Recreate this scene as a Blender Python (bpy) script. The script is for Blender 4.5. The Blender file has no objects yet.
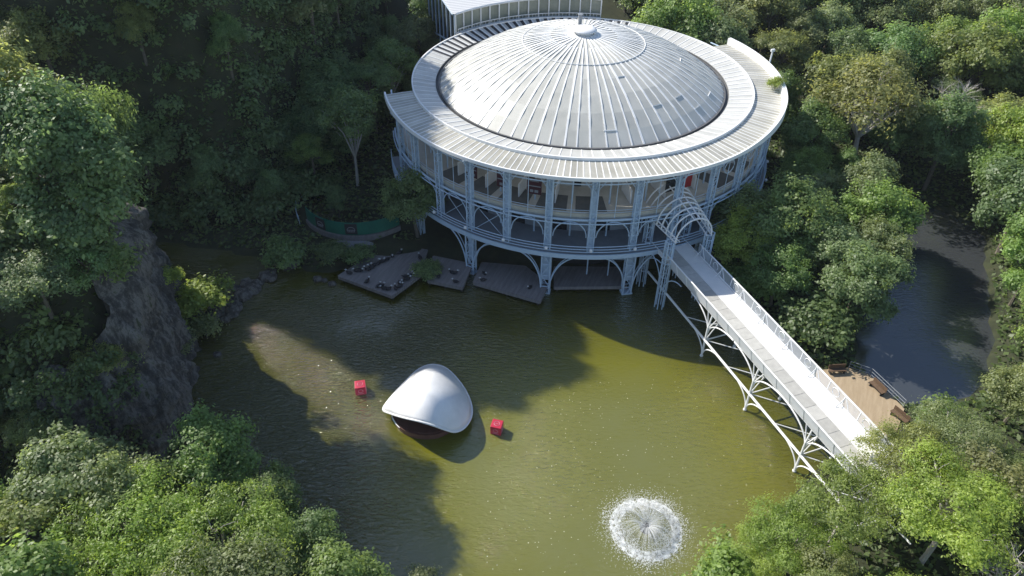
import bpy, math, random
import numpy as np
from mathutils import Matrix, Vector
R_ = math.radians
rng = np.random.default_rng(7); random.seed(7)
sc = bpy.context.scene; col = sc.collection

# ------------------------------------------------------------------ helpers
def tag(o, label=None, cat=None, group=None, kind=None):
    if label: o['label'] = label
    if cat: o['category'] = cat
    if group: o['group'] = group
    if kind: o['kind'] = kind
    return o
def empty(name, loc=(0,0,0), rz=0.0):
    o = bpy.data.objects.new(name, None); col.objects.link(o)
    o.location = loc; o.rotation_euler = (0,0,rz); o.empty_display_size = .5
    return o
def root_of(o):
    while o.parent: o = o.parent
    return o
class MB:
    def __init__(s): s.v=[]; s.f=[]; s.m=[]; s.t=[]; s.mi=0; s.tone=.5
    def add(s, vs, fs):
        b=len(s.v); s.v+= [tuple(map(float,p)) for p in vs]
        for f in fs: s.f.append(tuple(i+b for i in f)); s.m.append(s.mi); s.t.append(s.tone)
        return s
    def box(s, c, d, rz=0.0, tilt=None):
        M = Matrix.Rotation(rz,3,'Z')
        if tilt is not None: M = M @ tilt
        vs=[]
        for z in(-.5,.5):
            for x,y in((-.5,-.5),(.5,-.5),(.5,.5),(-.5,.5)):
                vs.append(Vector(c)+M@Vector((x*d[0],y*d[1],z*d[2])))
        return s.add(vs,[(3,2,1,0),(4,5,6,7),(0,1,5,4),(1,2,6,5),(2,3,7,6),(3,0,4,7)])
    def poly(s, pts, r, n=6, closed=False, r2=None):
        P=[Vector(p) for p in pts]; k=len(P); vs=[]
        for i,p in enumerate(P):
            if closed: t=P[(i+1)%k]-P[i-1]
            else: t=P[min(i+1,k-1)]-P[max(i-1,0)]
            t=t.normalized() if t.length>1e-9 else Vector((0,0,1))
            a=t.cross(Vector((0,0,1)))
            if a.length<.05: a=t.cross(Vector((0,1,0)))
            a.normalize(); b=t.cross(a)
            rr=r if r2 is None else r+(r2-r)*i/(k-1)
            for j in range(n):
                w=2*math.pi*j/n; vs.append(p+a*(rr*math.cos(w))+b*(rr*math.sin(w)))
        fs=[]
        for i in range(k if closed else k-1):
            i2=(i+1)%k
            for j in range(n):
                j2=(j+1)%n; fs.append((i*n+j,i2*n+j,i2*n+j2,i*n+j2))
        if not closed:
            fs.append(tuple(range(n))); fs.append(tuple(reversed(range((k-1)*n,k*n))))
        return s.add(vs,fs)
    def tube(s,a,b,r,n=6,r2=None): return s.poly([a,b],r,n,False,r2)
    def prism(s, pts, z0, z1):
        n=len(pts)
        vs=[(p[0],p[1],z0) for p in pts]+[(p[0],p[1],z1) for p in pts]
        return s.add(vs,[tuple(reversed(range(n))),tuple(range(n,2*n))]+[(i,(i+1)%n,n+(i+1)%n,n+i) for i in range(n)])
    def lathe(s, prof, c, a0, a1, n, close=False):
        # prof: list (r,z) ; sweeps about centre c
        k=len(prof); vs=[]
        for i in range(n+1):
            a=a0+(a1-a0)*i/n
            for r,z in prof: vs.append((c[0]+r*math.cos(a),c[1]+r*math.sin(a),z))
        fs=[]
        kk = k if close else k-1
        for i in range(n):
            for j in range(kk):
                j2=(j+1)%k
                fs.append((i*k+j,(i+1)*k+j,(i+1)*k+j2,i*k+j2))
        if close and abs(a1-a0)<6.28:
            fs.append(tuple(range(k))); fs.append(tuple(reversed(range(n*k,n*k+k))))
        return s.add(vs,fs)
    def ball(s,c,r,nu=8,nv=5,sz=1.0):
        vs=[(c[0],c[1],c[2]-r*sz)]
        for i in range(1,nv):
            a=-math.pi/2+math.pi*i/nv
            for j in range(nu):
                w=2*math.pi*j/nu; vs.append((c[0]+r*math.cos(a)*math.cos(w),c[1]+r*math.cos(a)*math.sin(w),c[2]+r*sz*math.sin(a)))
        vs.append((c[0],c[1],c[2]+r*sz)); fs=[]; L=len(vs)-1
        for j in range(nu): fs.append((0,1+(j+1)%nu,1+j)); fs.append((L,1+(nv-2)*nu+j,1+(nv-2)*nu+(j+1)%nu))
        for i in range(nv-2):
            for j in range(nu):
                a=1+i*nu+j; b=1+i*nu+(j+1)%nu; fs.append((a,b,b+nu,a+nu))
        return s.add(vs,fs)
    def mesh(s,name,mats,smooth=False):
        me=bpy.data.meshes.new(name); me.from_pydata(s.v,[],s.f)
        for m in (mats if isinstance(mats,(list,tuple)) else [mats]): me.materials.append(m)
        me.polygons.foreach_set('material_index',s.m)
        at=me.attributes.new('tone','FLOAT','FACE'); at.data.foreach_set('value',s.t)
        if smooth: me.polygons.foreach_set('use_smooth',[True]*len(s.f))
        me.update(); return me
    def build(s,name,mats,parent=None,smooth=False,kind=None):
        if parent is not None:
            L=root_of(parent).location
            s.v=[(x-L.x,y-L.y,z-L.z) for x,y,z in s.v]
        o=bpy.data.objects.new(name,s.mesh(name,mats,smooth)); col.objects.link(o)
        if parent is not None: o.parent=parent
        if kind: o['kind']=kind
        return o
def thing_mesh(mb,name,mats,loc,smooth=False):
    mb.v=[(x-loc[0],y-loc[1],z-loc[2]) for x,y,z in mb.v]
    o=bpy.data.objects.new(name,mb.mesh(name,mats,smooth)); col.objects.link(o); o.location=loc
    return o

# ------------------------------------------------------------------ materials
def mat(name): 
    m=bpy.data.materials.new(name); m.use_nodes=True
    nt=m.node_tree; b=nt.nodes['Principled BSDF']; return m,nt,b
def N(nt,t,**k):
    n=nt.nodes.new(t)
    for a,v in k.items(): setattr(n,a,v)
    return n
def ramp(nt,fac,stops):
    r=N(nt,'ShaderNodeValToRGB'); e=r.color_ramp.elements
    while len(e)<len(stops): e.new(.5)
    for q,(p,c) in zip(e,stops): q.position=p; q.color=(*c,1) if len(c)==3 else c
    nt.links.new(fac,r.inputs[0]); return r
def noise(nt,scale,detail=4,rough=.55,coord='Object',vec=None):
    n=N(nt,'ShaderNodeTexNoise'); n.inputs['Scale'].default_value=scale; n.inputs['Detail'].default_value=detail; n.inputs['Roughness'].default_value=rough
    if vec is None:
        tc=N(nt,'ShaderNodeTexCoord'); vec=tc.outputs[coord]
    nt.links.new(vec,n.inputs['Vector']); return n
def simple(name,c1,c2=None,scale=1.5,rough=.6,metal=0,bump=0,spec=.4,tone=0.0,bscale=None):
    m,nt,b=mat(name); c2=c2 or c1
    n=noise(nt,scale,6,.65)
    r=ramp(nt,n.outputs['Fac'],[(.3,c1),(.7,c2)])
    out=r.outputs[0]
    if tone:
        at=N(nt,'ShaderNodeAttribute',attribute_name='tone')
        mr=N(nt,'ShaderNodeMapRange'); mr.inputs['To Min'].default_value=1-tone; mr.inputs['To Max'].default_value=1+tone
        nt.links.new(at.outputs['Fac'],mr.inputs['Value'])
        mx=N(nt,'ShaderNodeVectorMath',operation='SCALE'); nt.links.new(out,mx.inputs[0]); nt.links.new(mr.outputs[0],mx.inputs['Scale']); out=mx.outputs[0]
    nt.links.new(out,b.inputs['Base Color'])
    b.inputs['Roughness'].default_value=rough; b.inputs['Metallic'].default_value=metal; b.inputs['Specular IOR Level'].default_value=spec
    if bump:
        n2=noise(nt,bscale or scale*4,5,.6); bp=N(nt,'ShaderNodeBump'); bp.inputs['Strength'].default_value=bump; bp.inputs['Distance'].default_value=.2
        nt.links.new(n2.outputs['Fac'],bp.inputs['Height']); nt.links.new(bp.outputs[0],b.inputs['Normal'])
    return m
def translucent_panel(name,c1,c2,trans,rough=.35,tone=.15,scale=.5):
    m=simple(name,c1,c2,scale=scale,rough=rough,tone=tone,spec=.5)
    nt=m.node_tree; b=nt.nodes['Principled BSDF']; o=nt.nodes['Material Output']
    t=N(nt,'ShaderNodeBsdfTranslucent'); t.inputs[0].default_value=(.8,.8,.76,1)
    mx=N(nt,'ShaderNodeMixShader'); mx.inputs[0].default_value=trans
    nt.links.new(b.outputs[0],mx.inputs[1]); nt.links.new(t.outputs[0],mx.inputs[2]); nt.links.new(mx.outputs[0],o.inputs[0]); return m
def mesh_panel(name,c,opacity):
    m=simple(name,c,c,rough=.5); nt=m.node_tree; b=nt.nodes['Principled BSDF']; o=nt.nodes['Material Output']
    t=N(nt,'ShaderNodeBsdfTransparent'); mx=N(nt,'ShaderNodeMixShader'); mx.inputs[0].default_value=opacity
    nt.links.new(t.outputs[0],mx.inputs[1]); nt.links.new(b.outputs[0],mx.inputs[2]); nt.links.new(mx.outputs[0],o.inputs[0]); return m

M={}
M['steel']=simple('painted_blue_grey_steel',(.42,.54,.66),(.50,.61,.72),.8,.45)
M['white_steel']=simple('white_painted_steel',(.74,.75,.75),(.80,.80,.79),.8,.4)
M['rib']=simple('white_roof_batten',(.80,.80,.79),(.84,.84,.82),.6,.5)
M['dome']=translucent_panel('dome_panel',(.52,.52,.475),(.64,.63,.575),.16,.45,.08,.45)
M['roof_in']=translucent_panel('inner_roof_sheet',(.52,.52,.49),(.66,.655,.62),.15,.5,.10,.5)
M['roof_out']=translucent_panel('outer_roof_sheet',(.43,.41,.34),(.60,.58,.51),.22,.5,.18,.5)
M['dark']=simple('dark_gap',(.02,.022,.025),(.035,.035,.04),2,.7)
M['gutter']=simple('grey_gutter',(.10,.105,.11),(.17,.17,.17),1.2,.7)
M['white']=simple('white_paint',(.74,.75,.76),(.80,.80,.80),.5,.5,tone=.06)
M['floor']=simple('pale_floor',(.44,.43,.39),(.56,.55,.50),.7,.45)
M['mat']=simple('dark_grey_carpet',(.10,.11,.11),(.14,.145,.14),1.2,.9)
M['conc']=simple('beige_concrete_edge',(.42,.40,.33),(.52,.49,.42),1.2,.8,bump=.1)
M['panel']=simple('grey_wall_panel',(.20,.22,.25),(.27,.29,.31),.6,.6,tone=.25)
M['glass']=simple('dark_glass',(.012,.016,.02),(.02,.025,.03),.5,.12,spec=.6)
M['pane']=simple('greenish_glazing',(.16,.19,.16),(.27,.29,.24),.35,.2,tone=.12)
M['red']=simple('dull_red_banner',(.28,.02,.025),(.34,.03,.03),2,.6)
M['darkred']=simple('dark_red_poster',(.05,.012,.022),(.07,.02,.03),2,.6)
M['cubered']=simple('glossy_red',(.42,.025,.05),(.50,.035,.07),1.5,.3)
M['grate']=simple('galvanised_grating',(.40,.39,.36),(.50,.49,.45),1.8,.65,tone=.12)
M['walk']=simple('white_walkway_sheet',(.70,.70,.68),(.80,.79,.76),.9,.55,tone=.05)
M['mesh_l']=mesh_panel('white_wire_mesh',(.72,.74,.76),.72)
M['mesh_r']=mesh_panel('open_wire_mesh',(.62,.66,.70),.42)
M['green']=simple('green_hoarding',(.010,.11,.075),(.014,.15,.10),.6,.55)
M['slate']=simple('pale_apron_paving',(.22,.22,.23),(.28,.28,.29),1.5,.8)
M['bark']=simple('bark',(.10,.085,.065),(.20,.175,.14),3,.9,bump=.4)
M['palebark']=simple('pale_bark',(.34,.31,.28),(.46,.43,.39),3,.9)
M['feather']=simple('dark_feathers',(.012,.012,.016),(.03,.03,.035),5,.6)
M['wfeather']=simple('white_feathers',(.42,.42,.41),(.5,.5,.5),5,.7)
M['shell']=simple('white_shell_membrane',(.66,.67,.67),(.80,.80,.80),.6,.30,spec=.5)
M['hull']=simple('dark_red_brown_hull',(.10,.045,.035),(.16,.075,.055),1.2,.5)
M['foamw']=simple('white_water',(.82,.84,.84),(.9,.9,.9),4,.5)
M['benchwood']=simple('brown_slats',(.11,.07,.045),(.16,.105,.065),3,.7)
M['cubemark']=simple('faded_pink_marking',(.50,.24,.28),(.60,.34,.36),2,.5)
M['gallery']=simple('grey_gallery_wall',(.42,.43,.41),(.52,.53,.50),.8,.55,tone=.2)
M['corr']=None

# corrugated annex roof
m,nt,b=mat('corrugated_roof'); 
tc=N(nt,'ShaderNodeTexCoord'); mp=N(nt,'ShaderNodeMapping'); mp.inputs['Rotation'].default_value=(0,0,R_(-112+90)); nt.links.new(tc.outputs['Object'],mp.inputs[0])
wv=N(nt,'ShaderNodeTexWave',bands_direction='Y'); wv.inputs['Scale'].default_value=.55; wv.inputs['Distortion'].default_value=.3; wv.inputs['Detail'].default_value=1
nt.links.new(mp.outputs[0],wv.inputs[0]); r=ramp(nt,wv.outputs['Fac'],[(.1,(.40,.41,.42)),(.6,(.66,.66,.66))]); nt.links.new(r.outputs[0],b.inputs['Base Color']); b.inputs['Roughness'].default_value=.5
M['corr']=m
# timber decks
def timber(name,c1,c2,rz,scale=3.2):
    m,nt,b=mat(name); tc=N(nt,'ShaderNodeTexCoord'); mp=N(nt,'ShaderNodeMapping'); mp.inputs['Rotation'].default_value=(0,0,rz); nt.links.new(tc.outputs['Object'],mp.inputs[0])
    wv=N(nt,'ShaderNodeTexWave',bands_direction='X'); wv.inputs['Scale'].default_value=scale; wv.inputs['Distortion'].default_value=.4; nt.links.new(mp.outputs[0],wv.inputs[0])
    mp2=N(nt,'ShaderNodeMapping'); mp2.inputs['Scale'].default_value=(3,.35,1); nt.links.new(mp.outputs[0],mp2.inputs[0])
    n=noise(nt,1.2,5,.6,vec=mp2.outputs[0]); r=ramp(nt,n.outputs['Fac'],[(.3,c1),(.7,c2)])
    r2=ramp(nt,wv.outputs['Fac'],[(.0,(.55,.55,.55)),(.2,(1,1,1))])
    mx=N(nt,'ShaderNodeMix',data_type='RGBA',blend_type='MULTIPLY'); mx.inputs[0].default_value=1; nt.links.new(r.outputs[0],mx.inputs[6]); nt.links.new(r2.outputs[0],mx.inputs[7])
    nt.links.new(mx.outputs[2],b.inputs['Base Color']); b.inputs['Roughness'].default_value=.75; return m
M['timber']=timber('tan_boards',(.36,.27,.17),(.46,.36,.24),R_(25))  # tan is the boards' own colour
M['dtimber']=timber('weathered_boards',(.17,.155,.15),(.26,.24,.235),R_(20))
# rock
m,nt,b=mat('quarry_rock'); 
tq=N(nt,'ShaderNodeTexCoord'); mq=N(nt,'ShaderNodeMapping'); mq.inputs['Scale'].default_value=(1.5,1.5,.38); nt.links.new(tq.outputs['Object'],mq.inputs[0]); n=noise(nt,.75,10,.78,vec=mq.outputs[0]); r=ramp(nt,n.outputs['Fac'],[(.34,(.018,.018,.016)),(.47,(.07,.066,.06)),(.57,(.20,.185,.165)),(.64,(.045,.058,.028)),(.8,(.12,.095,.07))])
nt.links.new(r.outputs[0],b.inputs['Base Color']); b.inputs['Roughness'].default_value=.9
n2=noise(nt,1.3,8,.7); bp=N(nt,'ShaderNodeBump'); bp.inputs['Strength'].default_value=.8; bp.inputs['Distance'].default_value=.6; nt.links.new(n2.outputs['Fac'],bp.inputs['Height']); nt.links.new(bp.outputs[0],b.inputs['Normal']); M['rock']=m
# ground litter
m,nt,b=mat('leaf_litter'); n=noise(nt,.6,8,.7); r=ramp(nt,n.outputs['Fac'],[(.3,(.018,.022,.011)),(.55,(.035,.042,.018)),(.75,(.065,.055,.034))])
nt.links.new(r.outputs[0],b.inputs['Base Color']); b.inputs['Roughness'].default_value=1; M['ground']=m
# water
def water(name,c1,c2,c3,rip,ctr=(8,40,0)):
    m,nt,b=mat(name)
    tg=N(nt,'ShaderNodeTexCoord'); sx=N(nt,'ShaderNodeSeparateXYZ'); nt.links.new(tg.outputs['Object'],sx.inputs[0])
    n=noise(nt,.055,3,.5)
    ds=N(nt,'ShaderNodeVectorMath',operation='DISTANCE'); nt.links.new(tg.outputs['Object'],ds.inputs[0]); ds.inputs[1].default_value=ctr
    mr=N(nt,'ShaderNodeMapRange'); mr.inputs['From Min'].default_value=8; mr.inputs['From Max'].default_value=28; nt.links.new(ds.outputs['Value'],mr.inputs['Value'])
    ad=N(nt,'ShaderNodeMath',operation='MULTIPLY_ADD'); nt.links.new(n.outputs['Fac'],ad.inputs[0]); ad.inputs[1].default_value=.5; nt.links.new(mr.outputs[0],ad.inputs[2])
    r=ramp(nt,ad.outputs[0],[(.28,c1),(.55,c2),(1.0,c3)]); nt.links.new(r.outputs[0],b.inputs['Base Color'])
    o=nt.nodes['Material Output']; nt.nodes.remove(b)
    df=N(nt,'ShaderNodeBsdfDiffuse'); nt.links.new(r.outputs[0],df.inputs[0])
    gl=N(nt,'ShaderNodeBsdfGlossy'); gl.inputs['Roughness'].default_value=.05; gl.inputs[0].default_value=(1,1,1,1)
    tc=N(nt,'ShaderNodeTexCoord'); mp=N(nt,'ShaderNodeMapping'); mp.inputs['Rotation'].default_value=(0,0,R_(62)); mp.inputs['Scale'].default_value=(.62,1.7,1); nt.links.new(tc.outputs['Object'],mp.inputs[0])
    a=noise(nt,2.3,4,.55,vec=mp.outputs[0]); a.inputs['Distortion'].default_value=.7
    c=noise(nt,.07,3,.5)
    k=ramp(nt,c.outputs['Fac'],[(.38,(.15,.15,.15)),(.60,(1,1,1))])
    mu=N(nt,'ShaderNodeMath',operation='MULTIPLY'); nt.links.new(a.outputs['Fac'],mu.inputs[0]); nt.links.new(k.outputs[0],mu.inputs[1])
    bp=N(nt,'ShaderNodeBump'); bp.inputs['Strength'].default_value=1; bp.inputs['Distance'].default_value=rip; nt.links.new(mu.outputs[0],bp.inputs['Height']); nt.links.new(bp.outputs[0],gl.inputs['Normal'])
    fr=N(nt,'ShaderNodeFresnel'); fr.inputs['IOR'].default_value=1.88; nt.links.new(bp.outputs[0],fr.inputs['Normal'])
    mx=N(nt,'ShaderNodeMixShader'); nt.links.new(fr.outputs[0],mx.inputs[0]); nt.links.new(df.outputs[0],mx.inputs[1]); nt.links.new(gl.outputs[0],mx.inputs[2]); nt.links.new(mx.outputs[0],o.inputs[0]); return m
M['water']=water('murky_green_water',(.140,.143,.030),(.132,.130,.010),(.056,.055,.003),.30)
M['pond']=water('dark_pond_water',(.045,.05,.055),(.045,.05,.055),(.045,.05,.055),.05)
# leaves
def leafmat(name,d,l,trans=.55):
    m,nt,b=mat(name); at=N(nt,'ShaderNodeAttribute',attribute_name='tone')
    r=ramp(nt,at.outputs['Fac'],[(.0,d),(1.,l)])
    oi=N(nt,'ShaderNodeObjectInfo'); mx=N(nt,'ShaderNodeMix',data_type='RGBA',blend_type='MULTIPLY'); mx.inputs[0].default_value=1
    nt.links.new(r.outputs[0],mx.inputs[6]); nt.links.new(oi.outputs['Color'],mx.inputs[7])
    nt.links.new(mx.outputs[2],b.inputs['Base Color']); b.inputs['Roughness'].default_value=.5; b.inputs['Specular IOR Level'].default_value=.7
    t=N(nt,'ShaderNodeBsdfTranslucent'); ty=N(nt,'ShaderNodeMix',data_type='RGBA',blend_type='MULTIPLY'); ty.inputs[0].default_value=1; ty.inputs[7].default_value=(1.75,1.65,1.15,1); nt.links.new(mx.outputs[2],ty.inputs[6]); nt.links.new(ty.outputs[2],t.inputs[0])
    ms=N(nt,'ShaderNodeMixShader'); ms.inputs[0].default_value=trans; o=nt.nodes['Material Output']
    nt.links.new(b.outputs[0],ms.inputs[1]); nt.links.new(t.outputs[0],ms.inputs[2]); nt.links.new(ms.outputs[0],o.inputs[0]); return m
M['leaf']=leafmat('foliage',(.124,.170,.072),(.345,.400,.190))

# ------------------------------------------------------------------ camera, sun, sky
cam=bpy.data.cameras.new('camera'); co=bpy.data.objects.new('camera',cam); col.objects.link(co); sc.camera=co
cam.sensor_width=36; cam.lens=744.98/1024*36; cam.clip_end=6000; cam.clip_start=.5
co.matrix_world=Matrix.Translation((0,0,53.6))@Matrix.Rotation(R_(90-39.0100),4,'X')@Matrix.Rotation(R_(.833),4,'Z')
SAZ=R_(146.0); SEL=R_(39.5)      # direction towards the sun (mathematical azimuth)
sd=Vector((math.cos(SAZ)*math.cos(SEL),math.sin(SAZ)*math.cos(SEL),math.sin(SEL)))
sl=bpy.data.lights.new('sun','SUN'); sl.energy=5.0; sl.angle=R_(.53); sl.color=(1,.95,.86)
so=bpy.data.objects.new('sun',sl); col.objects.link(so); so.rotation_euler=sd.to_track_quat('Z','Y').to_euler(); so.location=(-60,60,120)
w=bpy.data.worlds.new('World'); sc.world=w; w.use_nodes=True; nt=w.node_tree
sk=N(nt,'ShaderNodeTexSky',sky_type='NISHITA'); sk.sun_disc=False; sk.sun_elevation=SEL; sk.sun_rotation=math.atan2(sd.x,sd.y); sk.altitude=900
nt.links.new(sk.outputs[0],nt.nodes['Background'].inputs[0]); nt.nodes['Background'].inputs[1].default_value=.135
vs=sc.view_settings; vs.view_transform='Standard'; vs.look='None'; vs.gamma=1; vs.exposure=.45
sc.render.film_transparent=False
sc.cycles.max_bounces=8; sc.cycles.diffuse_bounces=3; sc.cycles.glossy_bounces=3; sc.cycles.transparent_max_bounces=12
sc.cycles.use_denoising=True; sc.cycles.sample_clamp_indirect=6

# ------------------------------------------------------------------ terrain
LAKE=[(-54,74.5),(-48,74.5),(-40,73.5),(-33,72),(-28.5,71.2),(-26,70),(-23,68.5),(-19,69.5),(-15,69),(-10,70.5),(-4,71),(3,69.5),(10,69.5),(17,70.5),(20.3,69),(22.8,65.5),(25.6,61),(29.3,56.3),(32,52),(33,48),(32,44.5),(28,42),(23,37.5),(17,32),(15,24),(13,5),(-4,5),(-7,24),(-12,32),(-18,37),(-22.5,41),(-27,43.5),(-29.5,46),(-32,51),(-34,57.5),(-38,63),(-46,68),(-54,72)]
POND=[(47,81),(44,73),(41,66),(37,59.5),(35.2,54.5),(36,51.5),(38,49),(42,48.5),(47,52),(51,58),(54,65),(57,72),(60,78),(57,84),(51,85)]
PLAT=[(-31.8,44.0),(-33.5,51),(-35.8,57),(-39.5,62),(-47,66.5),(-62,71.5),(-100,80),(-100,30),(-62,34),(-46,34.5),(-36,35.5),(-32.5,39)]
HILL=[(-28.5,92),(-30,84),(-34,79),(-40,77.3),(-50,77.2),(-58,77.6),(-66,81.0),(-90,97.5),(-160,130),(-160,220),(-12,220),(-16,130),(-20,110)]
def sdist(poly,X,Y):
    P=np.array(poly,float); Q=np.roll(P,-1,0); d=np.full(X.shape,1e9); ins=np.zeros(X.shape,bool)
    for a,b in zip(P,Q):
        e=b-a; t=np.clip(((X-a[0])*e[0]+(Y-a[1])*e[1])/(e@e),0,1)
        d=np.minimum(d,np.hypot(X-a[0]-t*e[0],Y-a[1]-t*e[1]))
        c=((a[1]>Y)!=(b[1]>Y)); 
        with np.errstate(divide='ignore',invalid='ignore'):
            xi=a[0]+(Y-a[1])*e[0]/(e[1] if abs(e[1])>1e-9 else 1e-9)
        ins^= c&(X<xi)
    return np.where(ins,-d,d)
def sstep(a,b,x):
    t=np.clip((x-a)/(b-a),0,1); return t*t*(3-2*t)
HB=33.8
def height(X,Y):
    X=np.asarray(X,float); Y=np.asarray(Y,float)
    d=np.minimum(sdist(LAKE,X,Y),sdist(POND,X,Y))
    base=np.where(d<0,-.25+np.maximum(d*.5,-2.2),np.minimum(.25+np.clip(d,0,2)*.35+np.clip(d-2,0,60)*.07,4.5))
    base=base+np.where(d>0,1,0)*(sstep(100,160,Y)*9+sstep(60,110,X)*8+sstep(20,45,-X)*0)
    a=sdist(PLAT,X,Y); A=(18*sstep(0,-2.2,a)+sstep(-2,-40,a)*10)*(.12+.88*sstep(36.5,50,Y))*(1-.62*sstep(-2.2,4,(Y-51)*.83+(X+29)*.56))
    b=sdist(HILL,X,Y); B=(HB*sstep(0,-8,b)+sstep(-6,-34,b)*9)*(1-.34*sstep(92,110,Y))*(1+.27*sstep(-40,-50,X))
    und=.5*np.sin(X*.31+1.3)*np.cos(Y*.27)+.35*np.sin(X*.7+Y*.5)
    return np.where(d<0,base,np.maximum(base+.35*und*np.clip(d/4,0,1),np.maximum(A,B)+und*.6))
def hz(x,y): return float(height(np.array([x]),np.array([y]))[0])
def axis(lo,hi,step,far):
    a=list(np.arange(lo,hi+.01,step)); l=[]; s=step; v=lo
    while v>-far: s*=1.6; v-=s; l.append(v)
    l.reverse(); u=[]; s=step; v=hi
    while v<far: s*=1.6; v+=s; u.append(v)
    return np.array(l+a+u)
xs=axis(-90,100,1.5,380); ys=axis(0,150,1.5,380)
XX,YY=np.meshgrid(xs,ys); ZZ=height(XX,YY)
me=bpy.data.meshes.new('ground'); nx,ny=len(xs),len(ys)
V=np.stack([XX,YY,ZZ],-1).reshape(-1,3)
I=(np.arange(ny-1)[:,None]*nx+np.arange(nx-1)[None,:]).ravel()
F=np.stack([I,I+1,I+nx+1,I+nx],-1)
def npmesh(me,V,F,tone=None,smooth=False):
    k=F.shape[1]
    me.vertices.add(len(V)); me.vertices.foreach_set('co',V.astype(np.float32).ravel())
    me.loops.add(F.size); me.loops.foreach_set('vertex_index',F.astype(np.int32).ravel())
    me.polygons.add(len(F)); me.polygons.foreach_set('loop_start',np.arange(0,F.size,k,dtype=np.int32))
    if tone is not None:
        a=me.attributes.new('tone','FLOAT','FACE'); a.data.foreach_set('value',tone.astype(np.float32))
    if smooth: me.polygons.foreach_set('use_smooth',np.ones(len(F),bool))
    me.update(calc_edges=True); me.validate()
npmesh(me,V,F,None,True); me.materials.append(M['ground'])
go=bpy.data.objects.new('ground',me); col.objects.link(go); tag(go,kind='structure')
def sheet(name,poly,z,m):
    P=np.array(poly); c=P.mean(0)
    mb=MB(); mb.add([(p[0],p[1],z) for p in poly],[tuple(range(len(poly)))]); o=mb.build(name,m); tag(o,kind='structure'); return o
def grown(poly,g):
    P=[Vector(p) for p in poly]; n=len(P); out=[]
    area=sum(P[i].x*P[(i+1)%n].y-P[(i+1)%n].x*P[i].y for i in range(n)); s=1 if area>0 else -1
    for i in range(n):
        e=(P[(i+1)%n]-P[i-1]).normalized(); out.append(tuple(P[i]+Vector((e.y,-e.x))*s*g))
    return out
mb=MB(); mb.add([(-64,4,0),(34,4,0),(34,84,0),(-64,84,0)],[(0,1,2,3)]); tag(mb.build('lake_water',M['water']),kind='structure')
mb=MB(); mb.add([(34.2,44,-.02),(62,44,-.02),(62,88,-.02),(34.2,88,-.02)],[(0,1,2,3)]); tag(mb.build('pond_water',M['pond']),kind='structure')

# rock cliff wall : own mesh along the left shore
def resample(P,step):
    P=[Vector(p) for p in P]; out=[]
    for a,b in zip(P[:-1],P[1:]):
        k=max(1,int((b-a).length/step)); out+= [a+(b-a)*i/k for i in range(k)]
    return out+[P[-1]]
base=resample([(-60,72.5),(-47,68),(-39.5,63.5),(-35.3,57.7),(-33,51),(-31,45),(-31.8,41.8),(-34,40),(-37.5,39.5)],.4)
from mathutils import noise as mn
nv=64; Vv=[]; Fv=[]
for i,p in enumerate(base):
    t=(base[min(i+1,len(base)-1)]-base[max(i-1,0)]).normalized(); n=Vector((-t.y,t.x))*-1   # outwards
    n=-n
    ztop=min(21.0,hz(p.x-n.x*3.2,p.y-n.y*3.2)+.8)
    for j in range(nv):
        f=j/(nv-1); z=-1+f*(ztop+1)
        q=Vector((p.x,p.y,z*.8)); 
        o=1.4*(1-f)+1.2*mn.noise(q*.22)+.9*mn.noise(Vector((p.x*.5,p.y*.5,z*.2))+Vector((9,0,0)))+.8*(.5-abs(mn.noise(Vector((p.x*1.1,p.y*1.1,z*.35)))))*1.4+.45*mn.noise(q*1.7)+.28*mn.noise(q*3.7)-2.2*max(0,f-.88)/.12
        Vv.append((p.x+n.x*o,p.y+n.y*o,z+.5*mn.noise(q*.4)))
for i in range(len(base)-1):
    for j in range(nv-1):
        a=i*nv+j; Fv.append((a,a+nv,a+nv+1,a+1))
me=bpy.data.meshes.new('rock_cliff'); npmesh(me,np.array(Vv),np.array(Fv)); me.materials.append(M['rock'])
tag(bpy.data.objects.new('rock_cliff',me),kind='structure'); col.objects.link(bpy.data.objects['rock_cliff'])

# ------------------------------------------------------------------ the round theatre
CX,CY=8.23,88.82; C2=(CX,CY); AX=R_(-67.2); STEP=R_(11.25)
def pc(r,a,z): return (CX+r*math.cos(a),CY+r*math.sin(a),z)
th=tag(empty('round_theatre',(CX,CY,0)),'large round steel theatre with pale ribbed dome and ring roof standing at the water edge','theatre')
RS=28.8; ZB=15.0
def dz(r): return ZB+.15+math.sqrt(RS*RS-r*r)-math.sqrt(RS*RS-17.6**2)
# dome : panels + ribs
mb=MB(); nseg=72; rad=[1.3,4.2,7.4,9.6,11.8,14.0,15.9,17.6]
for i in range(nseg):
    a0=2*math.pi*i/nseg; a1=2*math.pi*(i+1)/nseg
    for j in range(len(rad)-1):
        mb.mi=0; mb.tone=.5+.5*rng.uniform(-1,1)*(.9 if j>1 else .4)
        mb.add([pc(rad[j],a0,dz(rad[j])),pc(rad[j+1],a0,dz(rad[j+1])),pc(rad[j+1],a1,dz(rad[j+1])),pc(rad[j],a1,dz(rad[j]))],[(0,1,2,3)])
mb.mi=1; mb.tone=.5
def radial(mb,a,r0,r1,zf,w,h,n=1):
    for k in range(n):
        ra=r0+(r1-r0)*k/n; rb=r0+(r1-r0)*(k+1)/n
        t=Vector((-math.sin(a),math.cos(a),0))*(w/2)
        A=Vector(pc(ra,a,zf(ra))); B=Vector(pc(rb,a,zf(rb))); up=Vector((0,0,h))
        mb.add([A-t,A+t,B+t,B-t,A-t+up,A+t+up,B+t+up,B-t+up],[(4,7,6,5),(0,4,5,1),(3,2,6,7),(0,3,7,4),(1,5,6,2)])
random.seed(3)
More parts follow.
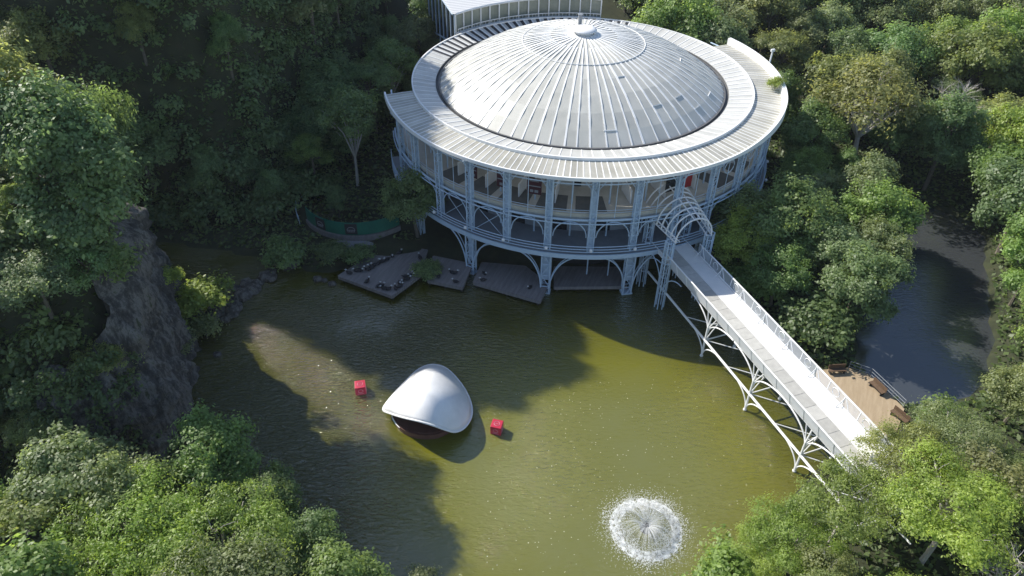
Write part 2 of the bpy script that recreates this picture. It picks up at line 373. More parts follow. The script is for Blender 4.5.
for i in range(nseg):
    a=2*math.pi*i/nseg+random.uniform(-.012,.012)
    wide=.22 if i%2==0 else .14
    radial(mb,a,4.0 if i%2 else 1.2,17.55,dz,wide*random.uniform(.8,1.15),.07,6)
for rr in (7.4,):
    pts=[pc(rr,2*math.pi*i/72,dz(rr)+.06) for i in range(72)]; mb.poly(pts,.045,5,True)
# a few circumferential white tape lines on single bays, as on the worn roof
for (i,j) in [(63,5),(64,6),(67,6),(60,5),(55,6),(70,4),(58,3)]:
    a0=2*math.pi*i/nseg; a1=2*math.pi*(i+1)/nseg; r0=rad[j]
    mb.poly([pc(r0,a0,dz(r0)+.05),pc(r0,a1,dz(r0)+.05)],.06,4)
dome=mb.build('dome',[M['dome'],M['rib']],th)
mb=MB(); ZT=dz(0)
mb.lathe([(0.01,ZT+.75),(.9,ZT+.7),(1.45,ZT+.55),(1.5,ZT+.42),(1.1,ZT+.38),(1.1,ZT-.1)],C2,0,2*math.pi,28); mb.build('lantern_cap',M['white'],dome,True)
mb=MB(); mb.box((CX-.3,CY+3.6,dz(3.6)+.55),(.4,.35,1.3),.2); mb.box((CX-.3,CY+3.6,dz(3.6)+1.25),(.55,.5,.1),.2); mb.build('roof_vent',M['panel'],dome)
# gutter
mb=MB(); mb.lathe([(17.55,15.30),(17.72,15.28),(17.74,15.0),(18.1,15.0),(18.1,15.32)],C2,0,2*math.pi,144); mb.build('gutter',M['gutter'],th)
def zin(r): return 15.3+(r-18.1)/(20.86-18.1)*.5
def zout(r): return 15.62-(r-20.9)/(24.4-20.9)*.22
mb=MB(); n=216
for i in range(n):
    a0=2*math.pi*i/n; a1=2*math.pi*(i+1)/n; am=math.degrees((a0+a1)/2-R_(111.8)+math.pi)%360-180
    mb.mi=0; mb.tone=.5+.5*rng.uniform(-1,1)
    back=abs(am)<46
    if back and i%2==0: mb.mi=2
    mb.add([pc(18.08,a0,zin(18.08)),pc(20.86,a0,zin(20.86)),pc(20.86,a1,zin(20.86)),pc(18.08,a1,zin(18.08))],[(0,1,2,3)])
    if i%2==0:
        mb.mi=1; mb.tone=.5; radial(mb,a0,18.15,20.9,zin,.10 if not back else .2,.05)
mb.mi=1
mb.lathe([(20.84,15.60),(20.84,15.93),(21.0,15.93),(21.0,15.60)],C2,0,2*math.pi,144,True)
inner=mb.build('inner_ring_roof',[M['roof_in'],M['rib'],M['dark']],th)
# outer ring : from the left cut round the front to the right cut
AL=R_(193-360); AR=R_(30.5); nn=120
mb=MB()
for i in range(nn):
    a0=AL+(AR-AL)*i/nn; a1=AL+(AR-AL)*(i+1)/nn
    mb.mi=0; mb.tone=.5+.5*rng.uniform(-1,1)
    mb.add([pc(20.95,a0,zout(20.95)),pc(24.2,a0,zout(24.2)),pc(24.2,a1,zout(24.2)),pc(20.95,a1,zout(20.95))],[(0,1,2,3)])
    mb.mi=1; mb.tone=.5; radial(mb,a0,21.0,24.2,zout,.085*random.uniform(.6,1.4),.03)
outer=mb.build('outer_ring_roof',[M['roof_out'],M['rib']],th)
mb=MB(); nf=110; ring=[]
for i in range(nf+1):
    a=AL+(AR-AL)*i/nf
    hR=.75*sstep(R_(-55),R_(-18),a); hL=.28*float(sstep(R_(-135),R_(-166),a)); h=float(max(hR,hL))
    w=.16+.30*float(sstep(R_(-50),R_(-15),a))
    z=15.38
    ring.append([pc(24.22,a,z-.18),pc(24.22,a,z+.14+h),pc(24.26+w,a,z+.16+h),pc(24.26+w+.03,a,z-.2)])
vs_=[p for q in ring for p in q]; fs=[]
for i in range(nf):
    for j in range(4):
        j2=(j+1)%4; fs.append((i*4+j,(i+1)*4+j,(i+1)*4+j2,i*4+j2))
fs+= [(0,1,2,3),(nf*4+3,nf*4+2,nf*4+1,nf*4)]
mb.add(vs_,fs); mb.build('eaves_parapet',M['rib'],outer)
mb=MB(); a=R_(10); mb.tube(pc(24.9,a,15),pc(24.95,a,17.6),.11,8); mb.box(pc(24.95,a,17.75),(.5,.22,.3),.3); mb.build('mast',M['white'],outer)
# soffit rafters and hangers beneath the outer ring
for k in range(-9,10):
    a=AX+k*STEP
    if AL<a<AR:
        mb=MB()
        mb.tube(pc(23.5,a,14.9),pc(18.3,a,14.9),.09,5); mb.tube(pc(23.5,a,13.4),pc(21.3,a,14.9),.06,5)
        mb.tube(pc(23.5,a,13.6),pc(24.5,a,15.1),.06,5)
        mb.build('roof_bracket',M['steel'],outer)

# floors
def slab(r0,r1,z0,z1,a0,a1,n=110):
    b=MB(); b.lathe([(r0,z0),(r1,z0),(r1,z1),(r0,z1)],C2,a0,a1,n,True); return b
F0,F1=R_(-172),R_(36)
up=slab(14,23.1,9.75,10.15,F0,F1).build('upper_floor',M['floor'],th)
b=MB(); b.lathe([(22.75,10.15),(23.2,10.15),(23.2,10.55),(22.75,10.55)],C2,F0,F1,110,True); b.build('kerb_edge',M['conc'],up)
for k in range(-9,8):
    a=AX+k*STEP
    if k in(-5,-4,-3,-2,-6,2,3): 
        b=MB(); a0,a1=a-STEP*.40,a+STEP*.38; b.lathe([(19.1,10.155),(22.5,10.155),(22.5,10.175),(19.1,10.175)],C2,a0,a1,4,True)
        b.build('floor_mat',M['mat'],up)
low=slab(17,24.2,5.6,5.95,F0,F1).build('lower_walkway',M['panel'],th)
b=MB(); b.lathe([(24.2,5.45),(24.32,5.45),(24.32,6.0),(24.2,6.0)],C2,F0,F1,110,True); b.build('walkway_edge_beam',M['steel'],low)
def arc(r,z,a0,a1,n): return [pc(r,a0+(a1-a0)*i/n,z) for i in range(n+1)]
b=MB()
for z in (6.35,6.7,7.05): b.poly(arc(24.26,z,F0,F1,100),.05,5)
b.build('walkway_rail',M['steel'],low)
b=MB()
for z in (10.75,11.05): b.poly(arc(23.28,z,F0,F1,100),.035,5)
b.build('gallery_rail',M['steel'],up)
# ring beams
b=MB(); b.poly(arc(23.5,9.95,F0,F1,100),.13,6); b.poly(arc(23.75,9.6,F0,F1,100),.07,6); b.poly(arc(23.5,14.3,F0,F1,100),.07,6); b.poly(arc(23.5,15.05,F0,F1,100),.10,6)
b.build('ring_beam',M['steel'],th)
# columns, each a latticed box of four tubes
def lattice(mb,c,tx,ty,w,d,z0,z1,r,step,rt=None):
    P=[(-w/2,-d/2),(w/2,-d/2),(w/2,d/2),(-w/2,d/2)]
    def q(i,z): x,y=P[i%4]; return Vector((c[0]+tx[0]*x+ty[0]*y,c[1]+tx[1]*x+ty[1]*y,z))
    for i in range(4): mb.tube(q(i,z0),q(i,z1),r,6)
    k=max(1,round((z1-z0)/step))
    for j in range(k):
        za=z0+(z1-z0)*j/k; zb=z0+(z1-z0)*(j+1)/k
        for i in range(4):
            mb.tube(q(i,zb),q(i+1,zb),r*.6,4)
            if (i+j)%2: mb.tube(q(i,za),q(i+1,zb),r*.5,4)
            else: mb.tube(q(i+1,za),q(i,zb),r*.5,4)
for k in range(-8,9):
    a=AX+k*STEP
    t=(-math.sin(a),math.cos(a)); nrm=(math.cos(a),math.sin(a))
    mb=MB(); lattice(mb,pc(23.5,a,0),t,nrm,.62,.5,5.9,15.0,.075,1.0)
    # web plate between the inner pair
    mb.box(pc(23.3,a,10.4),(.05,.5,9.0),a)
    cobj=mb.build('column',M['steel'],th)
    lb=MB(); lb.ball(pc(24.5,a,6.75),.2,8,6); lb.build('spotlight',M['white'],cobj)
    if k%2:
        mb=MB(); lattice(mb,pc(23.6,a,0),t,nrm,.95,.6,-.6,5.6,.095,1.5); mb.box(pc(23.45,a,3.6),(.05,.8,4.0),a); mb.box(pc(23.6,a,.02),(.9,1.25,.25),a)
        pr=mb.build('pier',M['steel'],th)
        for s in (-1,1):
            mb=MB(); pts=[]
            da=STEP*.66
            for i in range(13):
                u=math.pi/2*i/12; pts.append(pc(23.9,a+s*(.02+da*(1-math.cos(u))),.6+4.75*math.sin(u)))
            mb.poly(pts,.085,6); mb.tube(pc(23.9,a+s*.02,-.4),pts[0],.085,6)
            mb.poly([(p[0],p[1],p[2]+.0) for p in [pc(23.5,a+s*(.02+da*(1-math.cos(math.pi/2*i/12))),.6+4.75*math.sin(math.pi/2*i/12)) for i in range(13)]],.06,5)
            mb.build('curved_brace',M['steel'],pr)
for k in range(-8,9):
    a=AX+(k+.5)*STEP
    mb=MB(); mb.tube(pc(20.6,a,5.95),pc(20.6,a,14.9),.10,6); mb.tube(pc(20.6,a,13.2),pc(23.4,a,14.6),.05,5); mb.tube(pc(20.6,a,8.4),pc(23.2,a,9.7),.05,5)
    mb.build('inner_column',M['steel'],th)
# arches between the columns of the lower storey
for k in range(-8,8):
    a0=AX+k*STEP+.022; a1=AX+(k+1)*STEP-.022; am=(a0+a1)/2; ha=(a1-a0)/2
    mb=MB(); mb.poly([pc(23.5,am-ha*math.cos(u),7.75+1.95*math.sin(u)) for u in [math.pi*i/16 for i in range(17)]],.065,6)
    if k in(-6,-5,-8,-7):
        mb.tube(pc(23.3,a0,6.2),pc(23.3,a1,9.4),.035,4); mb.tube(pc(23.3,a1,6.2),pc(23.3,a0,9.4),.035,4)
    mb.build('arch',M['steel'],th)
# bracing under the eaves
mb=MB()
for k in range(-8,8):
    a0=AX+k*STEP; a1=AX+(k+1)*STEP; am=(a0+a1)/2
    mb.tube(pc(23.5,a0,13.2),pc(23.5,a0+STEP*.28,14.95),.05,5); mb.tube(pc(23.5,a1,13.2),pc(23.5,a1-STEP*.28,14.95),.05,5)
    if k<-4 or k>0: mb.tube(pc(23.5,a0,14.3),pc(23.5,am,15),.04,4); mb.tube(pc(23.5,a1,14.3),pc(23.5,am,15),.04,4)
    if k in(1,2): mb.poly([pc(23.5,am+.035*math.cos(u),13.55+.75*math.sin(u)) for u in [2*math.pi*i/16 for i in range(16)]],.05,5,True)
    mb.tube(pc(23.45,am,10.2),pc(23.45,am,14.9),.04,5)
mb.build('eaves_bracing',M['steel'],th)
# inner walls
b=MB(); nI=60
for i in range(nI):
    a0=F0+(F1-F0)*i/nI; a1=F0+(F1-F0)*(i+1)/nI; b.tone=rng.uniform(0,1)
    am=math.degrees((a0+a1)/2-AX)
    m_=0
    if i%5==2: m_=1
    if -22<am<0 and i%3==0: m_=0
    b.mi=m_
    b.add([pc(17.0,a0,10.15),pc(17.0,a1,10.15),pc(17.0,a1,14.9),pc(17.0,a0,14.9)],[(0,1,2,3)])
b.build('foyer_wall',[M['gallery'],M['glass']],th)
# radial white partitions in the gallery, with posters
for k in range(-6,4):
    a=AX+(k+.06)*STEP
    b=MB(); b.mi=0
    A=Vector(pc(18.0,a,10.16)); B=Vector(pc(20.9,a,10.16)); c=(A+B)/2
    b.box((c.x,c.y,11.0),((B-A).length,.12,1.65),a)
    b.build('partition',M['white'],th)
for ang,k,mm,w in ((-126.3,-1,'darkred',1.4),(-115.5,-1,'darkred',1.6),(-106.2,-1,'darkred',1.6),(-66.0,1,'glass',1.7),(-60.8,1,'red',1.2)):
    a=R_(ang)
    b=MB(); b.box(pc(21.6,a,12.35),(.08,w,1.9),a)
    p=b.build('poster',M[mm],th)
    if k<0:
        q=MB(); q.box(pc(21.66,a,12.4),(.06,w*.9,.10),a); q.box(pc(21.66,a,13.0),(.06,w*.6,.08),a); q.box(pc(21.66,a+.012,11.8),(.06,w*.25,.3),a); q.box(pc(21.66,a-.012,11.8),(.06,w*.22,.3),a); q.build('lettering',M['panel'],p)
b=MB(); nL=44
for i in range(nL):
    a0=F0+(F1-F0)*i/nL; a1=F0+(F1-F0)*(i+1)/nL; b.mi=1 if i%3==0 else 0; b.tone=rng.uniform(0,1)
    b.add([pc(19.6,a0,5.95),pc(19.6,a1,5.95),pc(19.6,a1,9.75),pc(19.6,a0,9.75)],[(0,1,2,3)])
b.build('lower_wall',[M['panel'],M['glass']],th)
b=MB(); b.lathe([(18.5,-.5),(18.5,5.6)],C2,F0,F1,60); b.build('dark_void_backing',M['dark'],th)  # dark sheet standing in for the dark void beneath the building
# ring wall towards the hill
b=MB(); b.lathe([(20.7,2),(20.7,15.3)],C2,AR,AL+2*math.pi,60); b.build('rear_wall',M['panel'],th)
# stage house behind, with an arced glazed front
bk=Vector((math.cos(R_(109.5)),math.sin(R_(109.5)),0)); sd_=Vector((-bk.y,bk.x,0))
a0_,a1_=R_(139),R_(79); ZR=18.25
b=MB(); na=30
FR=[Vector(pc(22.1,a0_+(a1_-a0_)*i/na,0)) for i in range(na+1)]
BL=FR[0]+bk*24; BR=FR[-1]+bk*22
Vt=[(p.x,p.y,ZR) for p in [Vector(pc(21.8,a0_+R_(.6)+(a1_-a0_-R_(1.2))*i/na,0)) for i in range(na+1)]]
L0=FR[0]+sd_*.35; R0=FR[-1]-sd_*.35
def tri_roof(z): 
    poly=[(L0.x,L0.y)]+[(v[0],v[1]) for v in Vt]+[(R0.x,R0.y),(BR.x-sd_.x*.35,BR.y-sd_.y*.35),(BL.x+sd_.x*.35,BL.y+sd_.y*.35)]
    return poly
poly=tri_roof(0)
shp=MB()
# roof as strips: each arc point runs back along bk to the rear line
back=[]
for p in poly[:na+3]:
    t=((BL-Vector((p[0],p[1],0))).dot(bk)); back.append((p[0]+bk.x*t,p[1]+bk.y*t))
fr=poly[:na+3]
for i in range(len(fr)-1):
    shp.add([(fr[i][0],fr[i][1],ZR+.12),(fr[i+1][0],fr[i+1][1],ZR+.12),(back[i+1][0],back[i+1][1],ZR+1.6),(back[i][0],back[i][1],ZR+1.6)],[(0,1,2,3)])
sh=MB(); sh.add([tuple(FR[0]+Vector((0,0,2))),tuple(FR[0]+Vector((0,0,ZR))),tuple(BL+Vector((0,0,ZR+1.4))),tuple(BL+Vector((0,0,2)))],[(0,1,2,3)])
sh.add([tuple(BL+Vector((0,0,2))),tuple(BL+Vector((0,0,ZR+1.4))),tuple(BR+Vector((0,0,ZR+1.4))),tuple(BR+Vector((0,0,2)))],[(0,1,2,3)])
sh.add([tuple(FR[-1]+Vector((0,0,2))),tuple(BR+Vector((0,0,2))),tuple(BR+Vector((0,0,ZR+1.4))),tuple(FR[-1]+Vector((0,0,ZR)))],[(0,1,2,3)])
stage=sh.build('stage_house',M['glass'],th)
shp.build('roof',M['corr'],stage)
g=MB(); g.tone=.5
for i in range(na):
    g.tone=rng.uniform(.2,.8); p,q=FR[i],FR[i+1]; g.add([(p.x,p.y,15.5),(q.x,q.y,15.5),(q.x,q.y,ZR),(p.x,p.y,ZR)],[(0,1,2,3)])
g.build('glazing',M['pane'],stage)
g=MB()
for i in range(16):
    p=Vector(pc(21.98,a0_+(a1_-a0_)*i/15,0)); g.box((p.x,p.y,(15.5+ZR)/2),(.16,.16,ZR-15.5),a0_+(a1_-a0_)*i/15)
g.poly([pc(21.9,a0_+(a1_-a0_)*i/na,ZR+.06) for i in range(na+1)],.16,5); g.poly([pc(21.9,a0_+(a1_-a0_)*i/na,15.62) for i in range(na+1)],.13,5)
g.poly([pc(21.5,a0_+(a1_-a0_)*i/na,16.3) for i in range(na+1)],.06,5)
for i in range(46): p=pc(21.5,a0_+(a1_-a0_)*i/45,0); g.tube((p[0],p[1],15.5),(p[0],p[1],16.3),.03,4)
g.build('window_frame',M['white_steel'],stage)
g=MB()
for i in range(12):
    p=FR[0]+bk*(24*i/11)+sd_*.06; g.tube((p.x,p.y,3),(p.x,p.y,ZR+1.3*i/11),.09,5)
g.tube(tuple(FR[0]+sd_*.06+Vector((0,0,14))),tuple(BL+sd_*.06+Vector((0,0,9))),.12,5); g.tube(tuple(FR[0]+sd_*.3+Vector((0,0,ZR))),tuple(BL+sd_*.3+Vector((0,0,ZR+1.5))),.12,5)
g.build('side_posts',M['steel'],stage)

# ------------------------------------------------------------------ footbridge
BD=Vector((.355,-.935,0)).normalized(); BN=Vector((-BD.y,BD.x,0)); BO=Vector((17.75,66.0,0))
def bp_(s,o,z): 
    p=BO+BD*s+BN*o; return Vector((p.x,p.y,z))
br=tag(empty('footbridge',tuple(bp_(0,0,0))),'long white steel footbridge on arched water piers with hooped entrance at the round theatre','bridge')
S0,S1=-3.0,33.5; HW=1.78; BRZ=math.atan2(BD.y,BD.x)
def lbox(mb,s0,s1,o0,o1,z0,z1):
    c=bp_((s0+s1)/2,(o0+o1)/2,(z0+z1)/2); return mb.box(tuple(c),(s1-s0,abs(o1-o0),z1-z0),BRZ)
mb=MB(); lbox(mb,S0,S1,-HW,HW,5.62,5.9); lbox(mb,S0,S1,-HW-.09,-HW-.002,5.5,6.06); lbox(mb,S0,S1,HW+.002,HW+.09,5.5,6.06)
for s in range(-2,34,2): lbox(mb,s,s+.12,-HW+.05,HW-.05,5.35,5.615)
dk=mb.build('deck',M['white_steel'],br)
mb=MB(); s=S0; 
while s<S1-.1:
    e=min(s+1.5,S1); mb.tone=rng.uniform(0,1); lbox(mb,s+.02,e-.02,-HW+.03,-.02,5.902,5.94); mb.tone=rng.uniform(0,1); s=e
mb.build('grating',M['grate'],dk)
mb=MB(); s=S0
while s<S1-.1:
    e=min(s+6,S1); mb.tone=rng.uniform(.2,.8); lbox(mb,s,e-.01,.02,HW-.03,5.902,5.95); s=e
mb.build('walkway_strip',M['walk'],dk)
# railings : one each side
for sgn,lean,mm in((-1,.42,'mesh_l'),(1,.12,'mesh_r')):
    mb=MB(); of=sgn*(HW+.1); ot=sgn*(HW+.1+lean); zt=7.12
    mb.tube(bp_(1.5,ot,zt),bp_(S1,ot,zt),.075,6); mb.tube(bp_(1.5,of,6.02),bp_(S1,of,6.02),.05,5)
    s=2.0; k=0
    while s<S1:
        mb.tube(bp_(s,of,5.6),bp_(s,ot,zt),.05,5)
        s+=1.9; k+=1
    if sgn>0:
        s=2.0
        while s<S1-3.8:
            # knee brace at every second post, ring in the bay between
            mb.tube(bp_(s,ot,zt),bp_(s+.9,of,6.03),.045,4); mb.tube(bp_(s,of-.55,5.97),bp_(s,ot,6.75),.05,4)
            mb.poly([bp_(s+1.9+.9+.42*math.cos(u),of+lean*.5,6.55+.42*math.sin(u)) for u in [2*math.pi*i/14 for i in range(14)]],.04,4,True)
            s+=3.8
    rl=mb.build('railing',M['white_steel'],br)
    mb=MB(); mb.add([bp_(1.5,of,5.55 if sgn<0 else 6.02),bp_(S1,of,5.55 if sgn<0 else 6.02),bp_(S1,ot,zt),bp_(1.5,ot,zt)],[(0,1,2,3)])
    mb.build('mesh_panel',M[mm],rl)
# chords and piers
FS=[3.0,10.5,18.3,25.9,33.4]; FO=1.98; ZC=2.25
for sgn in(-1,1):
    mb=MB(); mb.tube(bp_(-1.5,sgn*FO*1.02,ZC),bp_(FS[-1],sgn*FO*1.02,ZC),.13,7)
    mb.build('lower_chord',M['white_steel'],br)
for i,s in enumerate(FS):
    if i==0: continue
    pr=MB()
    for sgn in(-1,1):
        o=sgn*FO
        pr.tube(bp_(s,o,-.8),bp_(s,o,4.0),.11,7); 
        pr.tube(bp_(s,o,4.0),bp_(s,sgn*HW,5.55),.09,6)
        for ds in(-1,1):
            pr.tube(bp_(s,o,3.7),bp_(s+ds*.75,sgn*HW,5.5),.06,5)
            # arch under deck
            pr.poly([bp_(s+ds*3.75*(1-math.cos(u))+ds*.05,sgn*(HW+.12),3.3+2.2*math.sin(u)) for u in [math.pi/2*j/12 for j in range(13)]],.075,6)
            # arch under chord down to the foot
            if not(i==len(FS)-1 and ds>0):
                pr.poly([bp_(s+ds*(.05+2.6*(1-math.cos(u))),o,.25+1.9*math.sin(u)) for u in [math.pi/2*j/10 for j in range(11)]],.07,6)
        pr.ball(bp_(s,o,.08),.19,8,5,.8)
    # cross members between the two sides
    pr.tube(bp_(s,-FO,ZC),bp_(s,FO,ZC),.075,6); pr.tube(bp_(s,-FO,4.2),bp_(s,FO,4.2),.06,6)
    pr.tube(bp_(s,-FO,ZC),bp_(s,0,5.4),.055,5); pr.tube(bp_(s,FO,ZC),bp_(s,0,5.4),.055,5)
    pr.poly([bp_(s,FO*math.cos(u),1.0+3.2*math.sin(u)) for u in [math.pi*j/14 for j in range(15)]],.06,5)
    if s+3.8<S1: pr.tube(bp_(s,-FO,ZC),bp_(s+3.8,FO,ZC),.05,5); 
    pr.tube(bp_(s,FO,ZC),bp_(s-3.8,-FO,ZC),.05,5)
    pr.build('pier',M['white_steel'],br)
# entrance vault on lattice towers
TZ=9.0; VS0,VN,VST=-3.6,8,.88; VE=VS0+(VN-1)*VST
def vw(s): f=(VE-s)/(VE-VS0); return 2.15+.75*f, 2.45+.75*f, .15+.35*f    # half width, rise, centre offset : the hood flares towards the theatre
def vpt(s,u): w_,h_,c_=vw(s); return bp_(s,c_+w_*math.cos(u),TZ+h_*math.sin(u))
mb=MB()
for i in range(VN):
    s=VS0+i*VST
    mb.poly([vpt(s,math.pi*j/20) for j in range(21)],.085,6)
for u in (0,.18,.75,1.42,1.72,2.96,math.pi): mb.tube(vpt(VS0-.1,u),vpt(VE+.1,u),.08,6)
for sg in(0,1):
    mb.tube(vpt(VS0,math.pi*sg)+BN*(.5 if sg else -.5),vpt(VE,math.pi*sg)+BN*(.5 if sg else -.5),.07,6)
    for i in range(VN-1):
        s=VS0+i*VST; mb.tube(vpt(s,math.pi*sg),vpt(s+.45,math.pi*sg)+BN*(.5 if sg else -.5),.04,4)
vt=mb.build('entrance_vault',M['white_steel'],br)
for s,sg in((2.1,-1),(2.1,1),(-2.2,-1),(-2.2,1)):
    mb=MB(); c=bp_(s,.1+sg*2.38,0)
    for k in range(6):
        u=2*math.pi*k/6; p=Vector((c.x+.5*math.cos(u),c.y+.5*math.sin(u),0)); mb.tube((p.x,p.y,-.7),(p.x,p.y,TZ-.05),.07,6)
    for z in(2.2,4.4,6.2,6.9,8.2,8.9):
        mb.poly([(c.x+.5*math.cos(2*math.pi*k/6),c.y+.5*math.sin(2*math.pi*k/6),z) for k in range(6)],.05,4,True)
    for k in range(6):
        u=2*math.pi*k/6; v=2*math.pi*(k+1)/6
        for z0,z1 in((2.2,4.4),(4.4,6.2),(6.9,8.4)):
            mb.tube((c.x+.5*math.cos(u),c.y+.5*math.sin(u),z0),(c.x+.5*math.cos(v),c.y+.5*math.sin(v),z1),.03,4)
    for ds in(-1,1): mb.poly([bp_(s+ds*(.4+3*(1-math.cos(u))),sg*2.4,2.5+3*math.sin(u)) for u in [math.pi/2*j/10 for j in range(11)]],.06,5)
    mb.build('lattice_tower',M['steel'],br)
# ------------------------------------------------------------------ docks, decks, hoarding
def dock(name,label,poly,z,mt,posts=True):
    r=tag(empty(name,(poly[0][0],poly[0][1],0)),label,'deck','timber decks at the water edge' if mt=='dtimber' else None)
    if mt!='dtimber' and 'group' in r: del r['group']
    b=MB(); b.prism(poly,z-.16,z); b.build('boards',M[mt],r)
    b=MB(); n=len(poly)
    for i in range(n):
        p=Vector((*poly[i],0)); q=Vector((*poly[(i+1)%n],0)); e=(q-p); m=(p+q)/2
        k=(e.normalized().cross(Vector((0,0,1))))*.03
        b.box((m.x+k.x,m.y+k.y,z-.2),(e.length-.04,.08,.42),math.atan2(e.y,e.x))
    b.build('edge_beam',M[mt],r)
    for i in range(n):
        p=Vector((*poly[i],0)); q=Vector((*poly[(i+1)%n],0)); c=sum((Vector((*t,0)) for t in poly),Vector())/n
        for f in(.0,.5):
            b=MB(); s=p.lerp(q,f); s=s+(c-s)*.08; b.tube((s.x,s.y,-1.5),(s.x,s.y,z-.18),.1,6); b.build('post',M['dark'],r)
    return r
d1=dock('timber_deck','weathered timber deck with pointed corner jutting into the lake left of the theatre',[(-19.9,66.9),(-13.3,63.5),(-10.6,67.3),(-10.2,72.2),(-15.2,73.2)],.82,'dtimber')
d2=dock('timber_deck','small weathered timber deck between the pointed deck and the theatre legs',[(-9.6,66.4),(-5.6,65.2),(-4.7,69.6),(-9.4,71.0)],.80,'dtimber')
d3=dock('timber_deck','weathered timber deck under the front arch of the round theatre',[(-4.4,66.2),(3.1,63.0),(4.1,66.0),(1.5,69.3),(-3.6,69.9)],.78,'dtimber')
d4=dock('timber_deck','shaded timber deck farthest right beneath the theatre arches',[(4.8,65.6),(13.0,65.9),(12.6,69.4),(4.9,69.3)],.76,'dtimber')
b=MB(); b.tube((8.5,68,3.2),(14,67.6,3.2),.12,6); 
for x in(8.6,11,13.8): b.tube((x,68-.07*(x-8.5),.6),(x,68-.07*(x-8.5),3.2),.08,5)
gr_=thing_mesh(b,'handrail',M['steel'],(8.5,68,.7)); tag(gr_,'pale tubular handrail on the shaded deck under the theatre','handrail')
sd5=dock('lakeside_deck','sunlit tan timber deck beside the far end of the footbridge',[(30.4,52.6),(33.6,53.0),(35.4,52.1),(37.1,47.7),(35.3,44.9),(33.4,44.0),(30.9,45.4),(29.3,49.0)],1.05,'timber')
b=MB()
for p,q in(((33.6,52.9),(35.35,51.9)),((35.35,51.9),(37.0,47.8))):
    P=Vector((*p,0)); Q=Vector((*q,0)); k=max(2,int((Q-P).length/1.3))
    for i in range(k+1):
        s=P.lerp(Q,i/k); b.tube((s.x,s.y,1.0),(s.x,s.y,2.05),.035,5)
    for z in(1.35,1.7,2.05): b.tube((P.x,P.y,z),(Q.x,Q.y,z),.03,5)
tag(thing_mesh(b,'guard_rail',M['panel'],(35.3,51.9,1.0)),'thin metal guard rail along the pond edge of the tan deck','railing')
def bench(x,y,rz,label):
    r=tag(empty('bench',(x,y,1.05),rz),label,'bench','benches on the tan deck')
    def put(nm,parts,mt):
        b=MB()
        for c,d in parts: b.box(c,d)
        o=bpy.data.objects.new(nm,b.mesh(nm,M[mt])); col.objects.link(o); o.parent=r
    put('seat',[((0,0,.43),(1.7,.5,.07))],'benchwood'); put('backrest',[((0,.24,.72),(1.7,.06,.42))],'benchwood')
    put('leg',[((-.7,0,.2),(.08,.45,.39))],'dark'); put('leg',[((.7,0,.2),(.08,.45,.39))],'dark')
bench(35.3,50.0,R_(-68),'brown bench at the pond-side rail of the tan deck')
bench(36.0,46.4,R_(-60),'brown bench at the bushy end corner of the tan deck')
bench(32.2,52.3,R_(5),'brown bench in the shade at the tree end of the tan deck')

# green hoarding with two dark posters, curved
HC=(-19.3,80.6); hr=tag(empty('hoarding',(HC[0],HC[1]-7.2,.8)),'curved green hoarding with two dark posters in the shade left of the theatre','hoarding')
def hp(a,r,z): return (HC[0]+r*math.cos(a),HC[1]+r*math.sin(a),z)
b=MB(); b.lathe([(7.2,2.0),(7.28,2.0),(7.28,3.75),(7.2,3.75)],HC,R_(-148),R_(-42),30,True); b.build('green_panel',M['green'],hr)
b=MB(); b.lathe([(7.15,.3),(7.45,.3),(7.45,1.95),(7.15,1.95)],HC,R_(-148),R_(-42),30,True); b.build('plinth',M['dtimber'],hr)
for a in(R_(-90),R_(-122)):
    b=MB(); b.box(hp(a,7.34,2.9),(.05,1.45,1.45),a); p=b.build('poster',M['dark'],hr)
    b=MB()
    # pale domed-building emblem : arc, bars and base
    t=Vector((-math.sin(a),math.cos(a),0)); o=Vector(hp(a,7.38,0))
    b.poly([o+t*(.45*math.cos(u))+Vector((0,0,2.85+.35*math.sin(u))) for u in [math.pi*i/10 for i in range(11)]],.035,4)
    b.tube(o+t*-.5+Vector((0,0,2.8)),o+t*.5+Vector((0,0,2.8)),.04,4); b.tube(o+t*-.42+Vector((0,0,2.55)),o+t*.42+Vector((0,0,2.55)),.035,4)
    for k in(-.4,-.2,0,.2,.4): b.tube(o+t*k+Vector((0,0,2.55)),o+t*k+Vector((0,0,2.8)),.025,4)
    b.build('emblem',M['slate'],p)
b=MB(); pts=[(HC[0]+.1+2.5*math.cos(a),72.6+1.5*math.sin(a)*(1 if math.sin(a)<0 else .5)) for a in [2*math.pi*i/28 for i in range(28)]]
zz=max(hz(p[0],p[1]) for p in pts)+.05
b.prism(pts,zz-.5,zz); ap=b.build('paved_apron',M['slate']); tag(ap,kind='structure')
b=MB()
for i in range(9):
    a=R_(-150-i*5); p=hp(a,8.2,0); z=hz(p[0],p[1]); b.tube((p[0],p[1],z),(p[0],p[1],z+1.1),.04,5)
b.poly([hp(R_(-150-i*5),8.2,hz(*hp(R_(-150-i*5),8.2,0)[:2])+1.1) for i in range(9)],.035,5); b.poly([hp(R_(-150-i*5),8.2,hz(*hp(R_(-150-i*5),8.2,0)[:2])+.6) for i in range(9)],.025,5)
tag(thing_mesh(b,'path_railing',M['steel'],(-26.5,76.5,1)),'low metal path railing at the left end of the green hoarding','railing')

